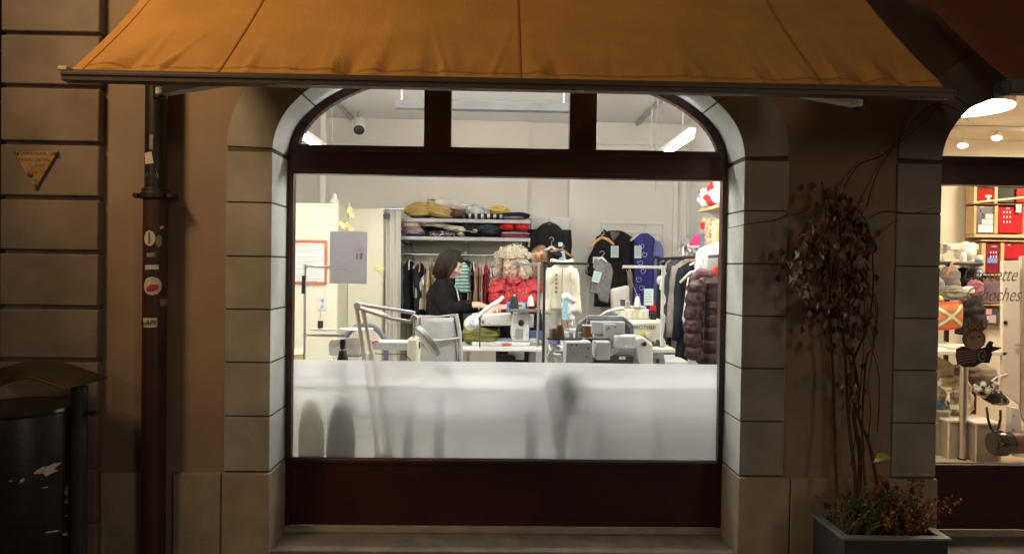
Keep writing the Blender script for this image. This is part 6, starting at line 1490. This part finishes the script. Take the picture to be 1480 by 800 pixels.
item(1443, 272, 1466, 293, (.07, .07, .06), 'dark grey box in the top row of the oak shelf'); item(1470, 272, 1500, 293, (.42, .05, .03), 'red box at the right end of the top row of the oak shelf')
item(1412, 298, 1437, 337, (.20, .19, .20), 'grey printed box with white shapes in the middle row, leftmost', marks=[(1416, 297.8, 1422, 300, mp_), (1424, 309, 1436, 316, mw), (1419, 316.5, 1436, 324, mw), (1414, 324.5, 1436, 336, mw), (1416, 303, 1418, 306, mk), (1419, 308, 1421, 311, mk)])
item(1443, 299, 1479, 337, (.50, .02, .025), 'bright red sweater box with nine white marks', marks=[(1450 + i * 4.5, 305 + j * 7, 1451.5 + i * 4.5, 308 + j * 7, mw) for i in range(3) for j in range(3)] + [(1454, 300, 1459, 302, mp_)])
item(1425, 352, 1446, 395, (.22, .02, .04), 'maroon box with white and blue marks in the lower row', marks=[(1431 + i * 4, 363 + j * 6, 1432.5 + i * 4, 366 + j * 6, mw) for i in range(3) for j in range(2)] + [(1427, 372, 1441, 380, mb_), (1433, 355, 1440, 357, mp_)])
item(1452, 352, 1480, 374, (.46, .02, .03), 'red garment box above the white panel', marks=[(1456, 353, 1460, 354.5, mw)])
item(1419, 401, 1447, 439, (.20, .13, .14), 'dull plum fabric box under the oak shelf', group=None)
item(1422, 444, 1444, 470, (.09, .09, .10), 'dark printed box with pink shapes, lowest in the oak shelf', marks=[(1425, 446, 1433, 454, mp_), (1429, 455, 1439, 466, M('mark_rose', (.60, .42, .45), .6)), (1426, 456, 1428.5, 462, mw)], group=None)
x_, z_ = xz(1474, 295, YS - .02); m = MB(); m.box(x_ - .025, x_ + .025, YS - .006, YS - .003, z_ - .075, z_); S('price_tag', m, M('tag_cream', (.78, .72, .55), .6), 'cream price tag hanging from the oak shelf edge', 'price tag')
m = MB(); m.tube([(W(1406, 295, 2.9).x, 2.9, W(1406, 293, 2.9).z), (W(1482, 286, 2.9).x, 2.9, W(1482, 285, 2.9).z)], .010, 8); S('wooden_pole', m, oak, 'thin wooden pole slanting in front of the oak shelf', 'pole')
# big white panel leaning on the right
t = T('display_panel', 'tall cream display panel with a dark round hole standing at the right', 'panel', W(1463, 590, 1.9))
q_ = [W(px, py, 1.9) for px, py in ((1449, 377), (1474, 377), (1474, 584), (1449, 565))]
m = MB(); m.prism([(q.x, q.z) for q in q_], 1.9, 1.93); P('board', m, M('panel_cream', (.76, .70, .60), .6, nz=.04), t, bev=.003)
m = MB(); m.cyl(W(1453, 466, 1.898), .016, .004, 18, (0, -1, 0)); P('hole', m, black, t)
m = MB(); m.bar(W(1467, 498, 1.88), W(1500, 499, 1.88), .012, .012); P('bolt', m, greymet, t)
q_ = [W(px, py, 1.95) for px, py in ((1476, 370), (1500, 370), (1500, 640), (1476, 600))]; m = MB(); m.prism([(q.x, q.z) for q in q_], 1.95, 1.98); S('side_panel_board', m, M('panel_grey', (.55, .50, .45), .6), 'greyish display board at the very right edge of the picture', 'board', bev=.003)
t = T('white_stand', 'white metal stand foot with small bolts at the lower right', 'stand', W(1468, 650, 1.8))
q_ = [W(px, py, 1.8) for px, py in ((1462, 588), (1474, 590), (1482, 660), (1470, 660), (1461, 622))]; m = MB(); m.prism([(q.x, q.z) for q in q_], 1.8, 1.86); P('plate', m, wplast, t, bev=.004)
for py in (600, 620): m = MB(); m.cyl(W(1465, py, 1.799), .005, .004, 8, (0, -1, 0)); P('bolt', m, black, t)
# black side table with white machines at the left
t = T('side_table', 'small black side table crowded with white machines in the right shop', 'table', W(1385, 480, 2.9)); a = W(1361, 378, 2.9); b = W(1412, 383, 2.9)
m = MB(); m.box(a.x, b.x, 2.8, 3.2, b.z, a.z); P('tabletop', m, M('dark_top', (.05, .05, .05), .4), t, bev=.01)
for xx in (a.x + .03, b.x - .03): m = MB(); m.box(xx - .015, xx + .015, 2.84, 2.87, FL, b.z); P('leg', m, black, t)
zt = a.z
industrial('small_sewing_machine', 'white household sewing machine on the black side table of the right shop', (W(1384, 370, 3.0).x, 3.0, zt + .001), 0, body=M('warm_white', (.74, .70, .60), .4), s=.62, panel=False)
v = W(1402, 376, 2.9); m = MB(); m.lathe([(.05, .0), (.085, .05), (.09, .10), (.05, .16), (.02, .19)], (v.x + .02, 3.0, zt + .001), 20); S('white_jar', m, M('jar_white', (.72, .68, .58), .35), 'round white jar at the right end of the side table', 'jar')
v = W(1394, 376, 2.82); t = T('spray_bottle', 'small white bottle with a grey cap on the side table', 'bottle', (v.x, 2.84, zt))
m = MB(); m.lathe([(.026, .001), (.028, .05), (.022, .08), (.01, .09)], (v.x, 2.84, zt), 16); P('body', m, white, t); m = MB(); m.cyl((v.x, 2.84, zt + .0905), .009, .015, 10); P('cap', m, greymet, t)
v = W(1414, 400, 2.85); t = T('paper_cup', 'tall blue and white paper cup between side table and oak shelf', 'cup', v); k = 6.55 / FPX
m = MB(); m.lathe([(.024, 0), (.032, 26 * k)], v, 18); P('body', m, stripes('cup_blue', (.12, .20, .42), (.55, .60, .70), 9, 'Z', duty=.5), t); m = MB(); m.lathe([(.036, 26.2 * k), (.036, 29 * k), (.03, 32 * k)], v, 18); P('lid', m, white, t)
# heap of things below the side table
fb = dict(cat='bag', grp=None)
folded(1372, 384, 1392, 422, 2.7, F('greyfelt', (.24, .22, .20)), 'grey felt roll hanging below the side table', 51, dep=.2, wr=.08, name='felt_roll', **fb)
folded(1352, 398, 1368, 436, 2.6, F('greystripe', (.34, .33, .36)), 'grey draped cloth at the left jamb of the right window', 52, dep=.15, wr=.2, name='draped_cloth', **fb)
folded(1368, 412, 1408, 434, 2.5, F('sagebag', (.26, .25, .20)), 'olive grey crumpled bag above the kilim cushion', 53, dep=.2, wr=.25, name='crumpled_bag', **fb)
folded(1390, 386, 1424, 416, 2.95, blk, 'black bag in the shadow below the side table', 54, dep=.2, wr=.15, name='black_bag', **fb)
folded(1406, 404, 1424, 428, 2.5, F('pinkscarf', (.42, .15, .20)), 'dusty pink scarf beside the plum fabric box', 55, dep=.1, wr=.2, name='pink_scarf', cat='scarf', grp=None)
folded(1397, 414, 1410, 424, 2.4, white, 'small white crumpled paper on the olive bag', 56, dep=.08, wr=.2, name='paper_scrap', cat='paper', grp=None)
folded(1398, 436, 1430, 486, 2.6, F('darkheap', (.04, .035, .035), nz=.5), 'heap of dark cloth right of the kilim cushion', 57, dep=.25, wr=.25, name='dark_cloth', cat='cloth', grp=None)
folded(1352, 426, 1366, 436, 2.45, F('limecloth', (.60, .62, .22)), 'lime green cloth peeking over the cushion', 58, dep=.1, wr=.15, name='lime_cloth', cat='cloth', grp=None)
m = MB(); m.tube([W(px, py, 2.45) for px, py in ((1368, 400), (1372, 390), (1376, 380), (1382, 377))], .010, 8); S('orange_handle', m, M('orange_handle', (.60, .25, .14), .5), 'salmon coloured curved handle by the side table', 'handle bar', smooth=180)
# kilim cushion
v0 = W(1352, 436, 2.35); v1 = W(1399, 478, 2.35); cx, cz = (v0.x + v1.x) / 2, (v0.z + v1.z) / 2; hx_, hz_ = (v1.x - v0.x) / 2, (v0.z - v1.z) / 2
t = T('kilim_cushion', 'kilim cushion with orange, cream and grey zigzag diamonds on the counter', 'cushion', (cx, 2.4, v1.z))
def cush(u, v, off=0, sgn=-1):
    a, b = u * 2 - 1, v * 2 - 1; return Vector((cx + a * hx_ * (1 - .08 * b * b), 2.42 + sgn * (.07 * (1 - abs(a) ** 3) * (1 - abs(b) ** 3) + .003 + off), cz + b * hz_ * (1 - .1 * a * a) + .01 * a))
m = MB(); N_ = 36; n0 = len(m.v); m.grid(lambda u, v: cush(u, v), N_, N_); m.grid(lambda u, v: cush(u, v, 0, 1), N_, N_)
mats = [F('k_orange', (.58, .16, .06)), F('k_cream', (.70, .60, .40)), F('k_grey', (.34, .26, .20)), F('k_red', (.50, .08, .04)), F('k_olive', (.24, .20, .12))]
idx = []
for g_ in range(2):
    for j in range(N_):
        for i in range(N_):
            a, b = (i + .5) / N_ * 2 - 1, (j + .5) / N_ * 2 - 1
            d = abs(a) + abs(b) * .9; d2 = abs(abs(a) - 1.0) + abs(b) * 1.1
            c_ = 0
            if abs(b) > .86: c_ = 3
            elif abs(abs(a) * .9 - abs(b)) < .12: c_ = 1
            elif abs(abs(a) * .9 - abs(b)) < .26: c_ = 4 if abs(a) < .8 else 1
            elif abs(b) < .1 and abs(a) < .3: c_ = 1
            elif abs(a) > .55 and d2 < .22: c_ = 3
            elif abs(a) > .4 and d2 < .45: c_ = 2
            idx.append(c_)
m.m = idx; P('cover', m, mats, t, smooth=180)
# counter with leg
t = T('counter', 'white counter on a round steel leg in the right shop', 'counter', W(1394, 663, 1.95)); 
a = W(1340, 489, 2.6); b = W(1448, 489, 2.6); lp = W(1394, 662, 1.95)
m = MB(); zt = W(1400, 512, 1.95).z; m.box(a.x - .4, W(1449, 500, 1.95).x, 1.9, 2.75, zt, zt + .03); P('tabletop', m, M('counter_white', (.78, .74, .66), .4, nz=.03), t, bev=.004)
m = MB(); m.cyl((lp.x, 1.98, FL + .012), .029, zt - FL - .0125, 20); P('leg', m, chrome, t); m = MB(); m.cyl((lp.x, 1.98, FL), .034, .012, 20); P('foot', m, black, t)
ct = zt + .031
m = MB(); p_ = W(1385, 480, 2.2); m.box(p_.x - .14, p_.x + .08, 2.1, 2.3, ct, ct + .012); m.box(p_.x - .05, p_.x + .12, 2.12, 2.28, ct + .0125, ct + .02); S('paper_pile', m, M('paper_warm', (.74, .68, .58), .7), 'loose papers lying on the counter below the cushion', 'papers')
m = MB(); p_ = W(1372, 492, 2.1); m.box(p_.x - .05, p_.x + .06, 2.0, 2.06, ct, ct + .004); S('fabric_strip', m, M('strip_red', (.65, .25, .22), .7), 'thin red printed strip on the counter edge', 'strip')
# things under the counter
def bag(px0, py0, px1, py1, y, mt, lab, seed, name, cat, wr=.22, dep=.3): return folded(px0, py0, px1, py1, y, mt, lab, seed, dep=dep, wr=wr, name=name, cat=cat, grp=None)
bag(1352, 516, 1384, 560, 2.3, F('creambag', (.50, .44, .34)), 'cream canvas bag under the counter at the left', 60, 'canvas_bag', 'bag')
bag(1398, 526, 1450, 562, 2.3, F('greybrown', (.26, .21, .17)), 'grey brown soft basket under the counter', 61, 'soft_basket', 'basket', wr=.12)
bag(1352, 558, 1376, 586, 2.2, F('palepack', (.58, .54, .48)), 'pale paper package with faint print under the canvas bag', 62, 'paper_package', 'package', wr=.08)
foil = M('silver_foil', (.72, .68, .60), .22, .95, nz=.1, ns=30, bump=1.0, bs=16)
bag(1369, 545, 1416, 616, 2.15, foil, 'crinkled silver foil bag glittering behind the table leg', 63, 'foil_bag', 'bag', wr=.22)
bag(1356, 581, 1369, 593, 2.1, F('bluecloth', (.10, .22, .42)), 'small blue cloth knot beside the foil bag', 64, 'blue_cloth', 'cloth', dep=.08)
plc = thinmat('clear_plastic', (.66, .62, .54), .55, .25)
for i, (px0, py0, px1, py1, y, lab) in enumerate(((1351, 592, 1372, 634, 2.1, 'frosted plastic storage box at the left jamb of the right window'), (1370, 606, 1412, 655, 2.0, 'frosted plastic storage box with pink content behind the table leg'), (1410, 610, 1446, 660, 1.9, 'clear plastic storage box with white rim under the black strap'))):
    a = W(px0, py0, y); b = W(px1, py1, y); zb = FL; t = T('storage_box', lab, 'storage box', ((a.x + b.x) / 2, y + .17, zb), group='plastic storage boxes under the counter')
    m = MB()
    for bb in ((a.x, b.x, y, y + .004), (a.x, b.x, y + .34, y + .344), (a.x, a.x + .004, y + .0045, y + .3395), (b.x - .004, b.x, y + .0045, y + .3395)): m.box(*bb, zb, a.z - .02)
    P('body', m, plc, t); m = MB(); m.box(a.x - .008, b.x + .008, y - .008, y + .352, a.z - .0195, a.z); P('rim', m, M('rim_white', (.74, .70, .62), .4), t, bev=.004)
    for xx in (a.x, b.x - .012): m = MB(); m.box(xx, xx + .012, y - .006, y - .0005, zb, a.z - .02); P('corner_rib', m, M('rim_white', (.74, .70, .62), .4), t)
    if i: folded(px0 + 5, (py0 + py1) / 2 + 6, px1 - 6, py1 - 3, y + .06, F('cont%d' % i, ((.55, .22, .2), (.42, .46, .46))[i - 1]), ('pink cloth packed inside the storage box', 'grey blue cloth packed inside the clear storage box')[i - 1], 70 + i, dep=.2, cat='cloth', grp=None, name='packed_cloth')
t = T('plush_bag', 'black and grey furry bag with a dangling black strap hanging under the counter', 'bag', W(1430, 590, 1.75))
B('body', [('c', W(1416, 562, 1.75), W(1440, 574, 1.75), .05, .06), ('c', W(1440, 574, 1.75), W(1452, 580, 1.76), .05, .03), ('c', W(1420, 556, 1.75), W(1438, 556, 1.75), .035, .03)], .012, speckle('fur', (.02, .02, .02), (.32, .29, .25), 14, .5, cc=(.5, .46, .4)), t, sm=2, disp=lambda co, n: n * .012 * noise.noise(co * 40))
m = MB(); m.tube([W(px, py, 1.72) for px, py in ((1426, 588), (1428, 605), (1432, 619), (1438, 624), (1443, 618), (1446, 605), (1446, 592))], .009, 8); P('strap', m, black, t, smooth=180)
t = T('black_canister', 'shiny black canister lying on its side at the lower right', 'canister', W(1455, 660, 1.55)); c_ = W(1434, 641, 1.6); ax = Vector((1, .1, .04))
m = MB(); m.lathe([(.05, 0), (.085, .01), (.092, .03), (.092, .08), (.080, .09), (.080, .40)], c_, 28, ax); P('body', m, M('gloss_black', (.015, .014, .013), .15, nz=.2), t)
m = MB(); m.lathe([(.06, -.004), (.06, .003)], c_, 24, ax); P('lid', m, M('lid_dark', (.03, .03, .03), .35), t)
m = MB(); m.lathe([(.0815, .14), (.0815, .30)], c_, 28, ax); P('label_band', m, M('band_brown', (.10, .035, .025), .35), t)
m = MB(); m.tube([W(px, py, 1.9) for px, py in ((1426, 556), (1440, 545), (1456, 540))], .006, 8); S('white_cable', m, white, 'white cable looping under the counter', 'cable', smooth=180)
# lettering and owl sticker on the glass
t = T('window_lettering', 'grey script lettering on the right shop window above the owl', 'lettering', W(1432, 436, .285)); lg_ = M('letter_grey', (.40, .37, .33), .6, alpha=.62)
for s_, px, py, sz in (('Chouette', 1430, 397, .108), ('Caboches', 1434, 426, .108)):
    v = W(px, py, .2865); txt('word', s_, sz, (v.x, .2865, v.z), t, lg_, shear=.45, ext=.0008, xs=.72)
t = T('owl_sticker', 'brown owl emblem perched on a bundle, stuck on the right shop window', 'sticker', W(1402, 531, .287))
def ply(pts, y, nm, col): m = MB(); q_ = [W(px, py, y) for px, py in pts]; m.prism([(q.x, q.z) for q in q_], y - .0008, y); P(nm, m, M('owl_%d%d%d' % tuple(int(c * 99) for c in col), col, .6, nz=.1), t)
def ov(cx, cy, rx, ry, n=20): return [(cx + rx * cos(2 * pi * i / n), cy + ry * sin(2 * pi * i / n)) for i in range(n)]
dk = (.035, .02, .02); br = (.40, .24, .16); pk_ = (.46, .27, .20); pl_ = (.10, .05, .06)
ply([(1382, 504), (1390, 500), (1416, 503), (1432, 500), (1434, 512), (1430, 524), (1418, 524), (1408, 530), (1392, 530), (1383, 524), (1381, 514)], .2885, 'bundle', dk)
for i in range(5): ply([(1383, 507 + i * 4.4), (1411, 505 + i * 3.6), (1411, 507.5 + i * 3.6), (1383, 510 + i * 4.4)], .2875, 'bundle_stripe', (.30, .12, .13))
ply(ov(1419, 514, 6.5, 8.5), .2875, 'spiral_rim', (.24, .20, .22)); ply(ov(1420, 514, 4.2, 6), .2865, 'spiral_core', dk); ply(ov(1420.5, 514, 2, 3), .2855, 'spiral_eye', (.24, .20, .22))
ply([(1424, 500), (1430, 492), (1436, 494), (1434, 500), (1448, 502), (1440, 506), (1434, 508), (1428, 506)], .2875, 'leaf', dk)
ply(ov(1407.5, 490, 17, 15.5), .2872, 'body', (.24, .12, .09)); ply(ov(1409, 492, 12, 13), .2862, 'belly', pk_)
ply([(1397, 460), (1402, 465), (1414, 465), (1420, 460), (1421, 474), (1416, 479), (1401, 479), (1396, 472)], .2862, 'head', (.20, .10, .08))
for x in (1404, 1413): ply(ov(x, 471, 4, 4), .2852, 'eye', br); ply(ov(x, 471, 1.6, 1.6), .2842, 'pupil', dk)
ply([(1407, 474), (1410, 474), (1408.5, 479)], .2852, 'beak', dk)
ply([(1402, 485), (1405, 488), (1408, 485), (1408, 487), (1405, 490), (1402, 487)], .2852, 'feather_mark', dk); ply(ov(1415, 486, 2, 1.6), .2852, 'feather_mark', dk)
